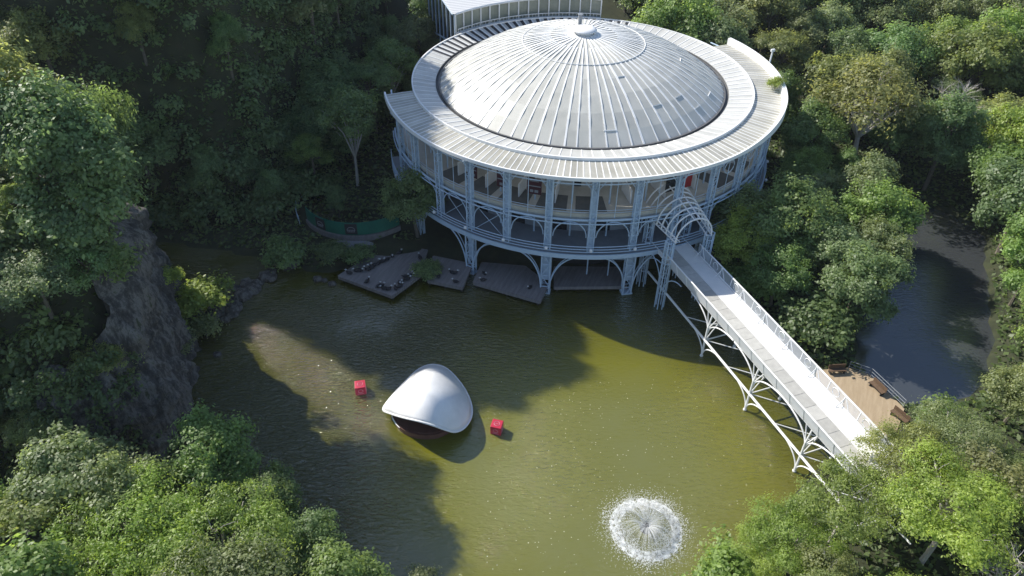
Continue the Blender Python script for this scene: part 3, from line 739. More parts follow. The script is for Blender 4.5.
# waterbirds resting on the decks : dark body, white head
def bird_parts():
    bb=MB(); bb.ball((0,0,.17),.2,10,6,.8); 
    bb.v=[(x*1.5,y,z) for x,y,z in bb.v]
    bb.poly([(-.22,0,.18),(-.42,0,.2)],.09,6,False,.02)
    bb.poly([(.2,0,.2),(.28,0,.34),(.3,0,.42)],.07,6,False,.05)
    hb=MB(); hb.ball((.32,0,.46),.10,8,6,.9); hb.poly([(.40,0,.45),(.52,0,.43)],.03,5,False,.012)
    return bb.mesh('body',M['feather'],True),hb.mesh('head',M['wfeather'],True)
BM,HM=bird_parts(); birds=[]
def bird(x,y,z,rz,label,group,s=1.0):
    r=tag(empty('waterbird',(x,y,z),rz),label,'bird',group); r.scale=(s,s,s)
    for nm,m_ in(('body',BM),('head',HM)):
        o=bpy.data.objects.new(nm,m_); col.objects.link(o); o.parent=r
random.seed(11)
row1=[(-18.7,67.3),(-17.9,67.75),(-17.5,67.8),(-16.7,68.0),(-16.3,68.4),(-16.0,68.9),(-15.6,69.2),(-15.2,69.6),(-14.7,70.0),(-14.2,70.7),(-13.5,71.3)]
for p in row1: bird(*p,.82,random.uniform(0,6.28),'dark waterbird resting in the line along the landward edge of the pointed deck','birds lined up on the landward side of the pointed deck',1.15)
row2=[(-13.0,64.6),(-12.6,65.0),(-12.7,65.6),(-12.3,66.0),(-11.9,66.3),(-12.2,66.8),(-11.6,67.0),(-11.2,67.6),(-11.0,68.3)]
for p in row2: bird(*p,.82,random.uniform(0,6.28),'dark waterbird resting in the cluster on the right edge of the pointed deck','birds clustered on the right edge of the pointed deck',1.15)
for p in[(-15.0,64.95),(-14.7,65.1),(-14.3,64.6),(-13.8,64.5)]: bird(*p,.82,random.uniform(0,6.28),'dark waterbird resting beside the lake edge near the tip of the pointed deck','birds near the tip of the pointed deck',1.15)
bird(-16.4,65.8,.82,1.0,'lone dark waterbird near the middle of the lake edge of the pointed deck',None,1.2)
bird(-10.9,70.4,.82,2.0,'lone dark waterbird at the upper right of the pointed deck',None,1.2)
for p in[(-8.6,68.6),(-8.4,66.9),(-6.6,67.6),(-6.4,66.0),(-6.9,67.7)]: bird(*p,.80,random.uniform(0,6.28),'dark waterbird resting on the small deck beside the pointed deck','birds on the small deck',1.1)
for p in[(-3.2,67.6),(-3.3,66.4),(2.0,65.2)]: bird(*p,.78,random.uniform(0,6.28),'dark waterbird resting on the deck under the front arch','birds on the deck under the arch',1.1)

# ------------------------------------------------------------------ floating stage with white shell
# outline (x, y, z) of the shell rim, from the left tip along the open front edge to the right corner and round the back
RIM=[(-11.88, 46.83, 0.9), (-10.91, 45.68, 1.6), (-9.5, 44.44, 2.5), (-8.04, 43.63, 3.0), (-6.71, 43.4, 2.7), (-5.61, 43.58, 1.9), (-4.86, 44.01, 1.2), (-4.1, 44.81, 0.9), (-3.63, 46.18, 0.7), (-3.66, 47.63, 0.6), (-4.18, 49.28, 0.6), (-4.95, 50.72, 0.6), (-6.03, 52.2, 0.6), (-7.09, 52.95, 0.6), (-8.29, 52.99, 0.6), (-9.4, 52.13, 0.6), (-10.46, 50.3, 0.65), (-11.45, 48.36, 0.75)]
def catmull(P,k):
    out=[]; n=len(P)
    for i in range(n):
        p0,p1,p2,p3=[Vector(P[(i+d)%n]) for d in(-1,0,1,2)]
        for j in range(k):
            t=j/k; out.append(.5*((2*p1)+(p2-p0)*t+(2*p0-5*p1+4*p2-p3)*t*t+(3*p1-p0-3*p2+p3)*t**3))
    return out
rim=catmull(RIM,4); nR=len(rim); hub=Vector((-7.45,45.9,4.3))
st=tag(empty('floating_stage',(-7.4,45.2,0)),'white shell-roofed floating stage out on the lake','stage')
b=MB(); nl=12; vs_=[]
back_tip=Vector((-6.6,49.1,.6)); 
for j in range(nl+1):
    t=j/nl
    for p in rim:
        q=hub.lerp(p,t); zz=hub.z+(p.z-hub.z)*(t**1.9)
        # soft ridge from the front edge to the back tip
        vs_.append((q.x,q.y,zz))
vs_=[tuple(hub)]+vs_[nR:]
fs=[]
for j in range(1,nl):
    for i in range(nR):
        i2=(i+1)%nR; fs.append(((j-1)*nR+1+i,j*nR+1+i,j*nR+1+i2,(j-1)*nR+1+i2))
for i in range(nR): fs.append((0,1+i,1+(i+1)%nR))
b.add(vs_,fs); sh=b.build('shell_roof',M['shell'],st,True)
md=sh.modifiers.new('thick','SOLIDIFY'); md.thickness=.12; md.offset=-1
b=MB(); b.poly([p+Vector((0,0,-.04)) for p in rim],.10,6,True); b.build('rim',M['white_steel'],sh,True)
b=MB(); HB_=[(-11.0,47.6),(-11.0,46.5),(-10.6,45.6),(-9.8,44.7),(-8.6,44.15),(-7.3,44.05),(-6.2,44.4),(-4.9,45.6),(-4.6,47.8),(-6.2,50.8),(-8.2,51.2),(-10,50)]
hb=catmull([(x,y,0) for x,y in HB_],3)
b.prism([(p.x,p.y) for p in hb],-.4,.55); hull=b.build('hull',M['hull'],st)
b=MB(); c=Vector((-7.6,47.2,0)); b.prism([tuple((c+(p-c)*.93).xy) for p in hb],.553,.62); b.build('stage_floor',M['hull'],hull)
b=MB(); b.poly([Vector((p.x,p.y,.5))+ (Vector((p.x,p.y,0))-c).normalized()*.03 for p in hb[2:9]],.06,5); b.build('white_trim',M['white_steel'],hull)
for A_1,B_1,r_1 in(((-11.3,47.2,-.2),(-11.5,47.2,.95),.12),((-4.3,45.9,-.2),(-4.1,45.6,1.1),.12),((-7.6,52.2,-.3),(-7.6,52.4,.7),.12),((-9.5,46.4,.6),(-7.6,47.4,3.6),.07),((-5.4,46.4,.6),(-7.2,47.4,3.6),.07)):
    b=MB(); b.tube(A_1,B_1,r_1,7); b.build('shell_post',M['dark'],st)
b=MB(); b.box((-7.6,47.9,1.5),(3.6,.12,1.7),R_(-8)); b.build('back_panel',M['dark'],st)

# red floating cubes
def cube(x,y,rz,label):
    r=tag(empty('floating_cube',(x,y,0),rz),label,'cube','red cubes on the lake')
    b=MB(); b.box((0,0,.45),(1.02,1.02,1.05)); me=b.mesh('body',M['cubered']); o=bpy.data.objects.new('body',me); col.objects.link(o); o.parent=r
    bv=o.modifiers.new('bevel','BEVEL'); bv.width=.05; bv.segments=2
    b=MB()
    # white ring and bar marks on the faces and top
    for k in range(4):
        a=k*math.pi/2; n=Vector((math.cos(a),math.sin(a),0)); t=Vector((-n.y,n.x,0)); o_=n*.515+Vector((0,0,.5))
        b.poly([o_+t*(.24*math.cos(u))+Vector((0,0,.2*math.sin(u))) for u in [2*math.pi*i/12 for i in range(12)]],.022,4,True); b.tube(o_+t*-.3-Vector((0,0,.34)),o_+t*.3-Vector((0,0,.34)),.022,4)
    o_=Vector((0,0,.98)); b.poly([o_+Vector((.26*math.cos(u),.26*math.sin(u),0)) for u in [2*math.pi*i/12 for i in range(12)]],.03,4,True); b.tube(o_+Vector((-.14,0,0)),o_+Vector((.14,0,0)),.03,4)
    o=bpy.data.objects.new('emblem',b.mesh('emblem',M['cubemark'])); col.objects.link(o); o.parent=r
cube(-14.55,49.9,R_(12),'red floating cube in the shaded water left of the white stage')
cube(-1.2,45.2,R_(-14),'red floating cube in the sunlit green water right of the white stage')

# fountain
FX,FY=11.25,35.1
ft=tag(empty('fountain',(FX,FY,0)),'round white fountain spray in the lake with dark nozzle at its centre','fountain')
b=MB(); b.lathe([(.01,.62),(.14,.6),(.2,.45),(.2,-.2)],(FX,FY),0,2*math.pi,12); b.lathe([(.2,.1),(.5,.06),(.5,-.2)],(FX,FY),0,2*math.pi,14); b.build('nozzle',M['dark'],ft)
b=MB(); d=MB(); fr=np.random.default_rng(5)
def octa(mb,c,r,st=1.0):
    x,y,z=c; mb.add([(x+r,y,z),(x,y+r,z),(x-r,y,z),(x,y-r,z),(x,y,z+r*st),(x,y,z-r*st)],[(0,1,4),(1,2,4),(2,3,4),(3,0,4),(1,0,5),(2,1,5),(3,2,5),(0,3,5)])
for i in range(300):
    a=fr.uniform(0,2*math.pi); gap=(abs((a-R_(118)+math.pi)%(2*math.pi)-math.pi)<.06) or (abs((a-R_(2)+math.pi)%(2*math.pi)-math.pi)<.05)
    if gap: continue
    Rr=fr.uniform(2.2,2.85)*(1+.06*math.sin(3*a)); hgt=fr.uniform(.75,1.25)
    pts=[]; 
    for j in range(9):
        u=j/8; rr=.18+(Rr-.18)*u; z=.45*(1-u)+4*hgt*u*(1-u)*.8; pts.append((FX+rr*math.cos(a+.05*u*math.sin(i)),FY+rr*math.sin(a+.05*u*math.sin(i)),max(z,.03)))
    b.poly(pts[:int(fr.integers(5,10))],.014,3,False,.011)
    for j in range(13):
        u=fr.uniform(.3,1.05)**.4; u=min(u,1.0); rr=.18+(Rr-.18)*u; z=.45*(1-u)+4*hgt*u*(1-u)*.8
        octa(d,(FX+rr*math.cos(a)+fr.normal(0,.05),FY+rr*math.sin(a)+fr.normal(0,.05),max(.03,z+fr.normal(0,.05))),fr.uniform(.010,.024),1.6)
for i in range(8000):
    a=fr.uniform(0,2*math.pi); rr=2.45+.2*math.sin(3*a)+.12*math.sin(7*a+1)+abs(fr.normal(0,.55))*(1 if fr.random()<.6 else -.8)
    octa(d,(FX+rr*math.cos(a),FY+rr*math.sin(a),abs(fr.normal(0,.14))+.015),fr.uniform(.010,.036),.8)
for i in range(4200):
    a=fr.uniform(0,2*math.pi); u=fr.uniform(.05,1); rr=2.5*u; octa(d,(FX+rr*math.cos(a),FY+rr*math.sin(a),abs(.45*(1-u)+3.0*u*(1-u)+fr.normal(0,.22))+.02),fr.uniform(.006,.018),1.5)
for i in range(1500):
    a=fr.uniform(0,2*math.pi); rr=2.9+abs(fr.normal(0,.8)); octa(d,(FX+rr*math.cos(a),FY+rr*math.sin(a),.012),fr.uniform(.01,.024),.5)
b.build('jets',mesh_panel('fine_spray',(.85,.87,.87),.24),ft,kind='stuff'); d.build('droplets',M['foamw'],ft,kind='stuff')
m,nt,bb=mat('foam_on_water'); nn_=noise(nt,2.6,6,.7); rr_=ramp(nt,nn_.outputs['Fac'],[(.40,(0,0,0)),(.58,(1,1,1))]); tr=N(nt,'ShaderNodeBsdfTransparent'); mx=N(nt,'ShaderNodeMixShader'); bb.inputs['Base Color'].default_value=(.8,.82,.8,1)
nt.links.new(rr_.outputs[0],mx.inputs[0]); nt.links.new(tr.outputs[0],mx.inputs[1]); nt.links.new(bb.outputs[0],mx.inputs[2]); nt.links.new(mx.outputs[0],nt.nodes['Material Output'].inputs[0])
b=MB(); b.lathe([(2.1,.015),(2.5,.02),(2.95,.01)],(FX,FY),0,2*math.pi,64); b.build('foam',m,ft)

# rocks in the water between inlet and lake
def rock_mesh(seed):
    b=MB(); b.ball((0,0,0),1,12,8); b.v=[tuple(Vector(v)*(1+.38*mn.noise(Vector(v)*1.3+Vector((seed*7.1,0,0)))+.15*mn.noise(Vector(v)*3.1+Vector((0,seed*3.3,0))))) for v in b.v]
    return b.mesh('boulder',M['rock'])
RM=[rock_mesh(i) for i in range(4)]; random.seed(5)
sp=[Vector((-32.6,60.2)),Vector((-31.3,61.6)),Vector((-29.8,64.6)),Vector((-28.6,67.6)),Vector((-26.6,70.2))]
for i in range(46):
    t=random.random()*3.999; k=int(t); p=sp[k].lerp(sp[k+1],t-k)+Vector((random.gauss(0,.75),random.gauss(0,.6)))
    o=bpy.data.objects.new('boulder',RM[i%4]); col.objects.link(o); s=random.uniform(.3,.85); o.scale=(s*random.uniform(.8,1.3),s,s*.7); o.rotation_euler=(0,0,random.uniform(0,6.28)); o.location=(p.x,p.y,s*.25)
    tag(o,'grey boulder in the rocky spit between the dark inlet and the lake','boulder','boulders of the rocky spit')
for x,y,s in((-20.6,66.4,.5),(-21.6,67.0,.4),(-22.4,67.2,.6),(-30.0,54.6,.45)):
    o=bpy.data.objects.new('boulder',RM[1]); col.objects.link(o); o.scale=(s,s,s*.6); o.location=(x,y,.05); tag(o,'single pale rock breaking the water by the foot of the cliff' if y<60 else 'small rock in the water left of the pointed deck','boulder','rocks by the pointed deck' if y>60 else None)
# fallen leaves drifting on the water
b=MB(); fr=np.random.default_rng(9)
for i in range(750):
    x,y=fr.uniform(-2,22),fr.uniform(27,52)
    if fr.random()>math.exp(-abs(x-5-(.3*(y-36)))/7): continue
    s=fr.uniform(.025,.06); a=fr.uniform(0,6.28); c,s_=math.cos(a)*s,math.sin(a)*s
    b.tone=fr.random(); b.add([(x+c,y+s_,.014),(x-s_,y+c,.014),(x-c,y-s_,.014),(x+s_,y-c,.014)],[(0,1,2,3)])
lv=b.build('floating_leaves',simple('yellowed_leaf',(.38,.36,.20),(.52,.50,.34),2,.7,tone=.3)); tag(lv,'pale specks of fallen leaves drifting on the lake','leaves',None,'stuff')
# ------------------------------------------------------------------ trees
def leaf_cloud(seed,lobes,nclump,nleaf,leaf,sig,flat=0.0,aspect=.62):
    """lobes: list of (centre, radius, zscale). returns verts, faces, tone"""
    g=np.random.default_rng(seed); L=np.array([l[0] for l in lobes]); Rr=np.array([l[1] for l in lobes]); Zs=np.array([l[2] for l in lobes])
    pr=Rr**2; pr=pr/pr.sum(); k=g.choice(len(lobes),nclump,p=pr)
    u=g.normal(size=(nclump,3)); u[:,2]=np.where(u[:,2]<-.25*abs(u[:,2]).mean(),-u[:,2]*g.uniform(.2,1,nclump),u[:,2]); u/=np.linalg.norm(u,axis=1)[:,None]
    rad=g.uniform(.55,1.16,nclump)
    cs=g.uniform(.65,1.35,nclump); cc=L[k]+u*(Rr[k]*rad)[:,None]*np.stack([np.ones(nclump),np.ones(nclump),Zs[k]],1)
    ct=np.clip(g.normal(.5,.2,nclump),0,1)
    idx=np.repeat(np.arange(nclump),nleaf); n=len(idx)
    off=g.normal(size=(n,3))*(sig*cs[idx])[:,None]; off[:,2]*=(1-flat)
    c=cc[idx]+off
    outw=off/(np.linalg.norm(off,axis=1)[:,None]+1e-6)
    nr=u[idx]*.75+outw*.45+np.array([0,0,.50])+g.normal(size=(n,3))*.42
    nr/=np.linalg.norm(nr,axis=1)[:,None]
    a=np.cross(nr,g.normal(size=(n,3))); a/=np.linalg.norm(a,axis=1)[:,None]; b=np.cross(nr,a)
    s=leaf*g.uniform(.6,1.35,n)[:,None]
    droop=nr*s*.25
    V=np.stack([c-a*s,c+b*s*aspect-droop*.3,c+a*s-droop,c-b*s*aspect-droop*.3],1).reshape(-1,3)
    F=np.arange(n*4).reshape(-1,4); tone=np.clip(ct[idx]+g.normal(0,.16,n),0,1)
    return V,F,tone
def crown_mesh(name,seed,lobes,nclump,nleaf,leaf,sig,flat=0.,aspect=.62):
    V,F,t=leaf_cloud(seed,lobes,nclump,nleaf,leaf,sig,flat,aspect); me=bpy.data.meshes.new(name); npmesh(me,V,F,t); me.materials.append(M['leaf']); return me
def trunk_mesh(seed,H,lobes,r,m,fork=.35,twigs=0):
    g=random.Random(seed); b=MB(); top=Vector((g.uniform(-.3,.3),g.uniform(-.3,.3),H*fork))
    b.poly([(0,0,-1.2),(0,0,0),top*.5+Vector((g.uniform(-.1,.1),0,0)),top],r*1.15,7,False,r*.72)
    for c,R,zs in lobes:
        c=Vector(c); mid=top.lerp(c,.5)+Vector((g.uniform(-.4,.4),g.uniform(-.4,.4),.5)); b.poly([top,mid,c+Vector((0,0,R*zs*.3))],r*.6,5,False,r*.18)
        for k in range(twigs):
            d=Vector((g.uniform(-1,1),g.uniform(-1,1),g.uniform(-.1,1))).normalized()*R*g.uniform(.6,1.05); s=top.lerp(c,g.uniform(.5,1)); e=s+d
            mm=(s+e)/2+Vector((0,0,.2)); b.poly([s,mm,e],r*.2,4,False,r*.05)
            for q in range(4 if twigs>6 else 0):
                d2=(d.normalized()+Vector((g.uniform(-1,1),g.uniform(-1,1),g.uniform(-.5,1)))*.8).normalized()*R*.4; b.tube(mm.lerp(e,g.random()),e+d2*g.random(),r*.08,3,r*.03)
    return b.mesh('trunk',m)
def mk_lobes(seed,R,zc,hh,n,lr=.5,flatz=.8):
    g=random.Random(seed); L=[((0,0,zc+hh*.35),R*lr*1.15,flatz)]
    for i in range(n):
        a=2*math.pi*i/n+g.uniform(-.4,.4); d=R*g.uniform(.45,.72); L.append(((d*math.cos(a),d*math.sin(a),zc+g.uniform(-.45,.35)*hh),R*lr*g.uniform(.7,1.1),flatz*g.uniform(.85,1.1)))
    return L
PROTO={}
def proto(kind,seed,R,H,zc,hh,nl,lr,fz,ncl,nlf,leaf,sig,flat=0,aspect=.62,r=.24,bark='bark',fork=.4,twigs=2):
    L=mk_lobes(seed,R,zc,hh,nl,lr,fz)
    cr=crown_mesh('crown',seed,L,ncl,nlf,leaf,sig,flat,aspect) if ncl else None
    PROTO.setdefault(kind,[]).append((cr,trunk_mesh(seed,H,L,r,M[bark],fork,twigs),H))
for sd in range(5): proto('round',100+sd,3.6,10,5.6,3.9,9+sd%3,.44,1.0,270,66,.135,.30)
for sd in range(3): proto('tall',200+sd,3.1,12,6.6,5.4,11,.46,1.0,290,66,.135,.30)
for sd in range(3): proto('spread',300+sd,4.6,9,7.0,1.1,11,.36,.50,300,62,.105,.30,.35,.45,.22,'palebark',.45,3)
for sd in range(2): proto('layer',400+sd,3.6,12,7.5,5.2,14,.38,.50,260,60,.125,.32,.40,.5,.26,'bark',.5,3)
for sd in range(2): proto('thin',500+sd,3.2,10,7.4,1.8,6,.42,.7,100,56,.13,.30,0,.6,.16,'palebark',.28,5)
for sd in range(2): proto('bare',600+sd,3.0,9,6.4,2.2,7,.45,.8,0,0,0,0,r=.2,bark='palebark',fork=.3,twigs=14)
for sd in range(3): proto('bush',700+sd,1.5,2.2,1.1,.6,5,.55,.9,90,48,.10,.22,r=.07,fork=.2,twigs=1)
for sd in range(2): proto('brown',800+sd,3.4,9,6.2,2.2,7,.46,.8,120,50,.12,.30,0,.6,.2,'palebark',.35,8)
PAL={'grey-green':(.98,1.0,.98),'yellow-green':(1.16,1.25,.64),'deep green':(.74,.90,.76),'olive':(1.05,1.02,.78),'fresh green':(.88,1.06,.66),'brownish':(1.12,1.0,.85)}
tree_n=0; SX=1.04
def tree(kind,x,y,h,label,group,tint=(1,1,1),z=None,cat=None,name=None,sx=1.0,rz=None):
    global tree_n
    P=PROTO[kind]; cr,tk,H=P[tree_n%len(P)]; tree_n+=1
    zz=hz(x,y) if z is None else z
    nm=name or {'bush':'shrub','bare':'bare_tree'}.get(kind,'tree'); r=empty(nm,(x,y,zz),random.uniform(0,6.28) if rz is None else rz); s=h/(H*1.03)
    s_=s*sx*(1 if kind in('bush','bare') else SX); r.scale=(s_*random.uniform(.94,1.06),s_*random.uniform(.94,1.06),s)
    tag(r,label,cat or ('shrub' if kind=='bush' else 'tree'),group)
    j=random.uniform(.85,1.15)
    for nme,me in(('crown',cr),('trunk',tk)):
        if me is None: continue
        o=bpy.data.objects.new(nme,me); col.objects.link(o); o.parent=r
        if nme=='crown': o.color=(tint[0]*j*random.uniform(.93,1.07),tint[1]*j,tint[2]*j*random.uniform(.9,1.1),1)
    return r
def inside(poly,x,y): return float(sdist(poly,np.array([x]),np.array([y]))[0])<0
PLACED=[]
def scatter(seed,poly,gap,hr,mix,where,wplural,tints,lim=999,water_clear=1.2,occ=0.55):
    g=random.Random(seed); xs_=[p[0] for p in poly]; ys_=[p[1] for p in poly]; n=0; 
    for it in range(14000):
        if n>=lim: break
        x=g.uniform(min(xs_),max(xs_)); y=g.uniform(min(ys_),max(ys_))
        if not inside(poly,x,y): continue
        if any((x-a)**2+(y-b)**2<((gap+q)/2)**2 for a,b,q in PLACED): continue
        if min(float(sdist(LAKE,np.array([x]),np.array([y]))[0]),float(sdist(POND,np.array([x]),np.array([y]))[0]))<water_clear: continue
        if math.hypot(x-CX,y-CY)<29 : continue
        PLACED.append((x,y,gap)); k=g.choices([m_[0] for m_ in mix],[m_[1] for m_ in mix])[0]; tn=g.choices(list(tints),list(tints.values()))[0]
        h=g.uniform(hr[0]*.88,hr[1]*1.1)
        if seed in(7,8,9) and x>-42 and 76<y<93: h*=.66
        if seed==6 and (y-51)*.83+(x+29)*.56<-4.5: h*=.62
        if k=='bare': lab='leafless pale-branched tree '+where; tn_='leafless'
        elif k=='brown': lab='half-bare brownish tree '+where; tn='brownish'; tn_='brownish'
        else:
            form={'round':'rounded','tall':'tall','spread':'spreading','layer':'layered','thin':'sparse','bush':'low'}[k]
            lab=f'{form} {tn} {"bush" if k=="bush" else "tree"} {where}'; tn_=form+' '+tn
        random.seed(seed*1000+n)
        tree(k,x,y,h if k!='bush' else h*.25,lab,f'{tn_} trees {wplural}',PAL[tn]); n+=1
    return n
def T(kind,x,y,h,label,tint='grey-green',group=None,gap=5.5,**k):
    PLACED.append((x,y,gap)); return tree(kind,x,y,h,label,group,PAL[tint],**k)
random.seed(21)
# --- single trees one can point to
T('round',-23.6,36.6,9.6,'large bright green tree nearest the rippled water at the lower left','fresh green',sx=1.05,gap=7)
T('round',-32.5,33.6,11.0,'big pale grey-green tree leaning against the dark cliff foot at the lower left','grey-green',sx=1.05,gap=7)
T('round',-28.4,31.8,11.0,'dense grey-green tree in the middle of the lower left clump','grey-green',gap=6.5)
T('spread',-25.6,28.4,10.0,'broad yellow-green tree in front of the lower left clump','yellow-green',gap=6.5)
T('spread',-20.0,28.6,9.5,'pale yellow-green tree crossing the bottom edge left of the shaded water','yellow-green',gap=6.5)
T('brown',-34.5,27.2,10.5,'brownish olive tree in the bottom left corner','olive',gap=6)
T('round',-18.4,34.2,7.0,'dark green tree in the shade overhanging the rippled water','deep green',gap=4.5)
T('round',-14.6,30.6,6.5,'dark green tree at the water edge right of the lower left clump','deep green',gap=4.5)
T('bush',-6.4,29.6,1.9,'small faint bush in the shaded water at the bottom edge','grey-green',z=-.5)
T('round',-11.6,74.6,10.5,'solitary dim green tree pressed against the left side of the round theatre','deep green',sx=.98,gap=5)
T('thin',-20.6,85.0,14.5,'tall thin tree with pale forked stems behind the green hoarding','deep green',gap=5,rz=0.5)
T('bush',-33.2,60.6,4.2,'sunlit yellow-green bush at the foot of the rock cliff beside the boulder spit','yellow-green',z=.1,sx=1.1)
T('bush',-31.9,57.2,2.6,'small pale bush at the water below the rock cliff','grey-green',z=.1)
T('bush',-33.0,54.0,2.0,'grey tuft of brush on the ledge at the cliff foot','grey-green',z=1.0)
T('bush',-35.0,58.8,2.2,'sunlit shrub sprouting from the far shoulder of the rock cliff','yellow-green',z=5.5)
T('bush',-26.9,70.3,3.6,'dim green shrub at the landward end of the boulder spit','deep green')
T('bush',-21.3,70.3,2.0,'clipped dark hedge shrub at the left front of the paved apron','deep green',sx=1.5)
T('bush',-18.0,70.2,1.8,'clipped dark hedge shrub between the paved apron and the pointed deck','deep green',sx=1.5)
T('bush',-9.9,67.7,2.0,'low green shrub growing between two timber decks','deep green',z=.3,sx=1.2)
T('bare',-41.5,43.5,8.5,'leafless white-branched tree on the shaded cliff top at the far left',gap=3,rz=1.2)
T('bush',28.9,75.0+7.4,1.5,'bright yellow-green plant growing on the roof edge of the theatre','yellow-green',z=15.55)
bpy.context.view_layer.update()
_p=[o for o in sc.objects if o.get('label','').startswith('bright yellow-green plant')][0]; _p.location=(CX+23.7*math.cos(R_(-5.5)),CY+23.7*math.sin(R_(-5.5)),15.5)
# lower right, big feathery crowns
T('spread',31.4,36.6,8.0,'feathery olive tree covering the near end of the footbridge','olive',gap=6)
T('spread',25.4,33.4,8.0,'feathery yellow-green tree reaching over the water below the footbridge','yellow-green',gap=6)
T('spread',31.6,31.4,9.4,'widest feathery yellow-green tree in the lower right','yellow-green',gap=6.5,sx=1.1)
T('spread',20.8,31.0,6.6,'low feathery yellow-green tree right of the fountain','yellow-green',gap=5)
T('bush',16.8,30.2,3.4,'bright green bush by the bottom edge just right of the fountain','fresh green',z=.2,sx=1.3)
T('brown',22.2,28.0,6.8,'half-bare grey brush tree at the bottom edge right of the fountain','brownish',gap=4)
T('brown',36.8,33.6,9.2,'half-bare brownish tree behind the feathery crowns in the lower right','brownish',gap=5)
T('bare',33.8,27.5,9.0,'leafless pale tree at the bottom edge in the lower right','grey-green',gap=4)
T('bare',40.2,28.2,9.0,'leafless pale tree in the bottom right corner','grey-green',gap=4)
T('bush',38.9,44.6,3.0,'low fresh green bush at the end corner of the tan deck','fresh green',gap=3,sx=1.3)
T('round',45.6,46.0,8.0,'grey-green rounded tree between the tan deck and the right edge','grey-green',gap=5.5)
T('round',26.6,71.6,10.8,'grey-green tree crowding the right side of the hooped bridge entrance','grey-green',gap=4)
T('round',25.6,67.6,9.6,'bright yellow-green tree just right of the footbridge beyond the entrance hoops','yellow-green',gap=4)
T('round',28.4,62.6,8.6,'fresh green tree overhanging the middle of the footbridge railing','fresh green',gap=4)
T('bush',31.4,57.6,4.2,'dark bushy shrub beside the footbridge above the tan deck','deep green',gap=3,sx=1.2)
T('bush',26.3,64.2,4.0,'low fresh green shrub under the trees beside the footbridge','fresh green',gap=2,sx=1.2)
T('layer',-33.0,43.6,8,'layered tree at the near corner of the cliff top above the rippled water','olive',gap=4)
T('layer',-34.0,47.4,10.5,'dark layered tree on the brink of the rock cliff','deep green',gap=4,sx=1.0)
T('tall',-34.9,50.4,17.0,'sunlit tall tree standing over the rock face','deep green',gap=4,sx=1.0)
T('tall',-35.7,52.2,18.5,'slender tall dark tree at the far brink of the cliff by the inlet','deep green',gap=4,sx=.85)
T('tall',-39.8,53.8,18,'slender tall grey-green tree behind the far brink of the cliff','grey-green',gap=4,sx=.85)
T('spread',-36.4,55.6,23,'very tall flat-topped tree at the far end of the cliff towering over the inlet','deep green',gap=3.5,sx=.46)
T('round',-37.0,44.8,7.5,'rounded grey-green tree a step back from the near cliff corner','grey-green',gap=4)
T('spread',18.9,30.6,5.2,'small feathery tree at the water edge just right of the fountain','yellow-green',gap=3)
# --- woods
A_=dict
NPK=scatter(1,[(24.0,73),(27.5,66),(30.5,60),(33.6,57),(36.0,59.5),(40,67),(43.5,75),(46,86),(38,92),(33.5,84)],5.0,(7.5,12.5),[('round',6),('tall',2),('layer',1),('brown',.6)],'on the bank between footbridge and dark pond','on the bank between footbridge and pond',A_({'grey-green':3,'fresh green':2,'yellow-green':1,'deep green':1.2,'olive':1}),water_clear=.6)
scatter(2,[(33.5,84),(38,92),(46,86),(58,87),(74,92),(98,100),(108,140),(8,150),(12,134),(20,122),(22,113),(29,111),(35,99)],6.2,(9.5,16),[('round',6),('tall',3),('layer',1),('brown',.3),('bare',.35),('thin',.4)],'in the wood behind the round roof at the upper right','in the wood at the upper right',A_({'grey-green':4,'olive':2,'deep green':1.5,'fresh green':1,'yellow-green':.6}),lim=124)
scatter(3,[(60,86),(57.5,73),(54,62),(49,54),(47,50.5),(46,47),(50,41),(70,46),(88,72),(96,98),(74,92)],5.6,(9,13.5),[('round',6),('tall',2),('layer',1),('brown',.5)],'along the right edge beyond the dark pond','along the right edge beyond the pond',A_({'grey-green':4,'olive':1.5,'deep green':2,'fresh green':1.5,'yellow-green':.8}),lim=70,water_clear=.8)
scatter(4,[(37,40.5),(33.5,38.5),(29,37),(23.5,33.5),(19,29),(20,24),(46,24),(52,38),(46,42)],4.4,(6.0,8.8),[('spread',5),('round',2),('brown',1)],'in the lower right clump by the footbridge end','in the lower right clump',A_({'yellow-green':3,'olive':2.5,'grey-green':2}),lim=26)
scatter(5,[(-46,29),(-36,31),(-29,35),(-24,36.5),(-19,35),(-13,30),(-10,24),(-12,19),(-46,19)],5.6,(8,12.5),[('round',6),('spread',2),('tall',1)],'in the lower left clump below the cliff','in the lower left clump',A_({'grey-green':3,'yellow-green':1.5,'fresh green':2}),lim=32)
scatter(6,[(-33.4,41.5),(-33.6,46),(-35.0,50.5),(-37.5,52),(-45,57),(-60,66),(-60,37),(-46,36),(-36,37.5)],4.3,(9.5,13.5),[('layer',5),('round',3),('tall',2),('brown',.6)],'on top of the rock cliff at the left','on top of the rock cliff',A_({'deep green':3,'grey-green':3,'fresh green':1,'olive':2}),lim=62)
scatter(9,[(-32,80),(-40,78),(-58,77),(-66,80),(-66,92),(-50,97),(-36,92)],3.6,(9,13),[('tall',4),('round',3),('layer',2)],'on the steep wooded slope above the inlet at the top left','on the steep slope at the top left',A_({'deep green':4,'grey-green':2,'olive':1}),lim=56)
scatter(7,[(-23,84),(-27,77.5),(-40,77.5),(-62,84),(-76,92),(-72,104),(-46,110),(-30,124),(-14,126),(-16,112)],5.0,(10,14),[('round',5),('tall',4),('layer',2)],'on the shaded slope behind the inlet at the upper left','on the shaded slope at the upper left',A_({'deep green':5,'grey-green':2,'fresh green':.6}),lim=70)
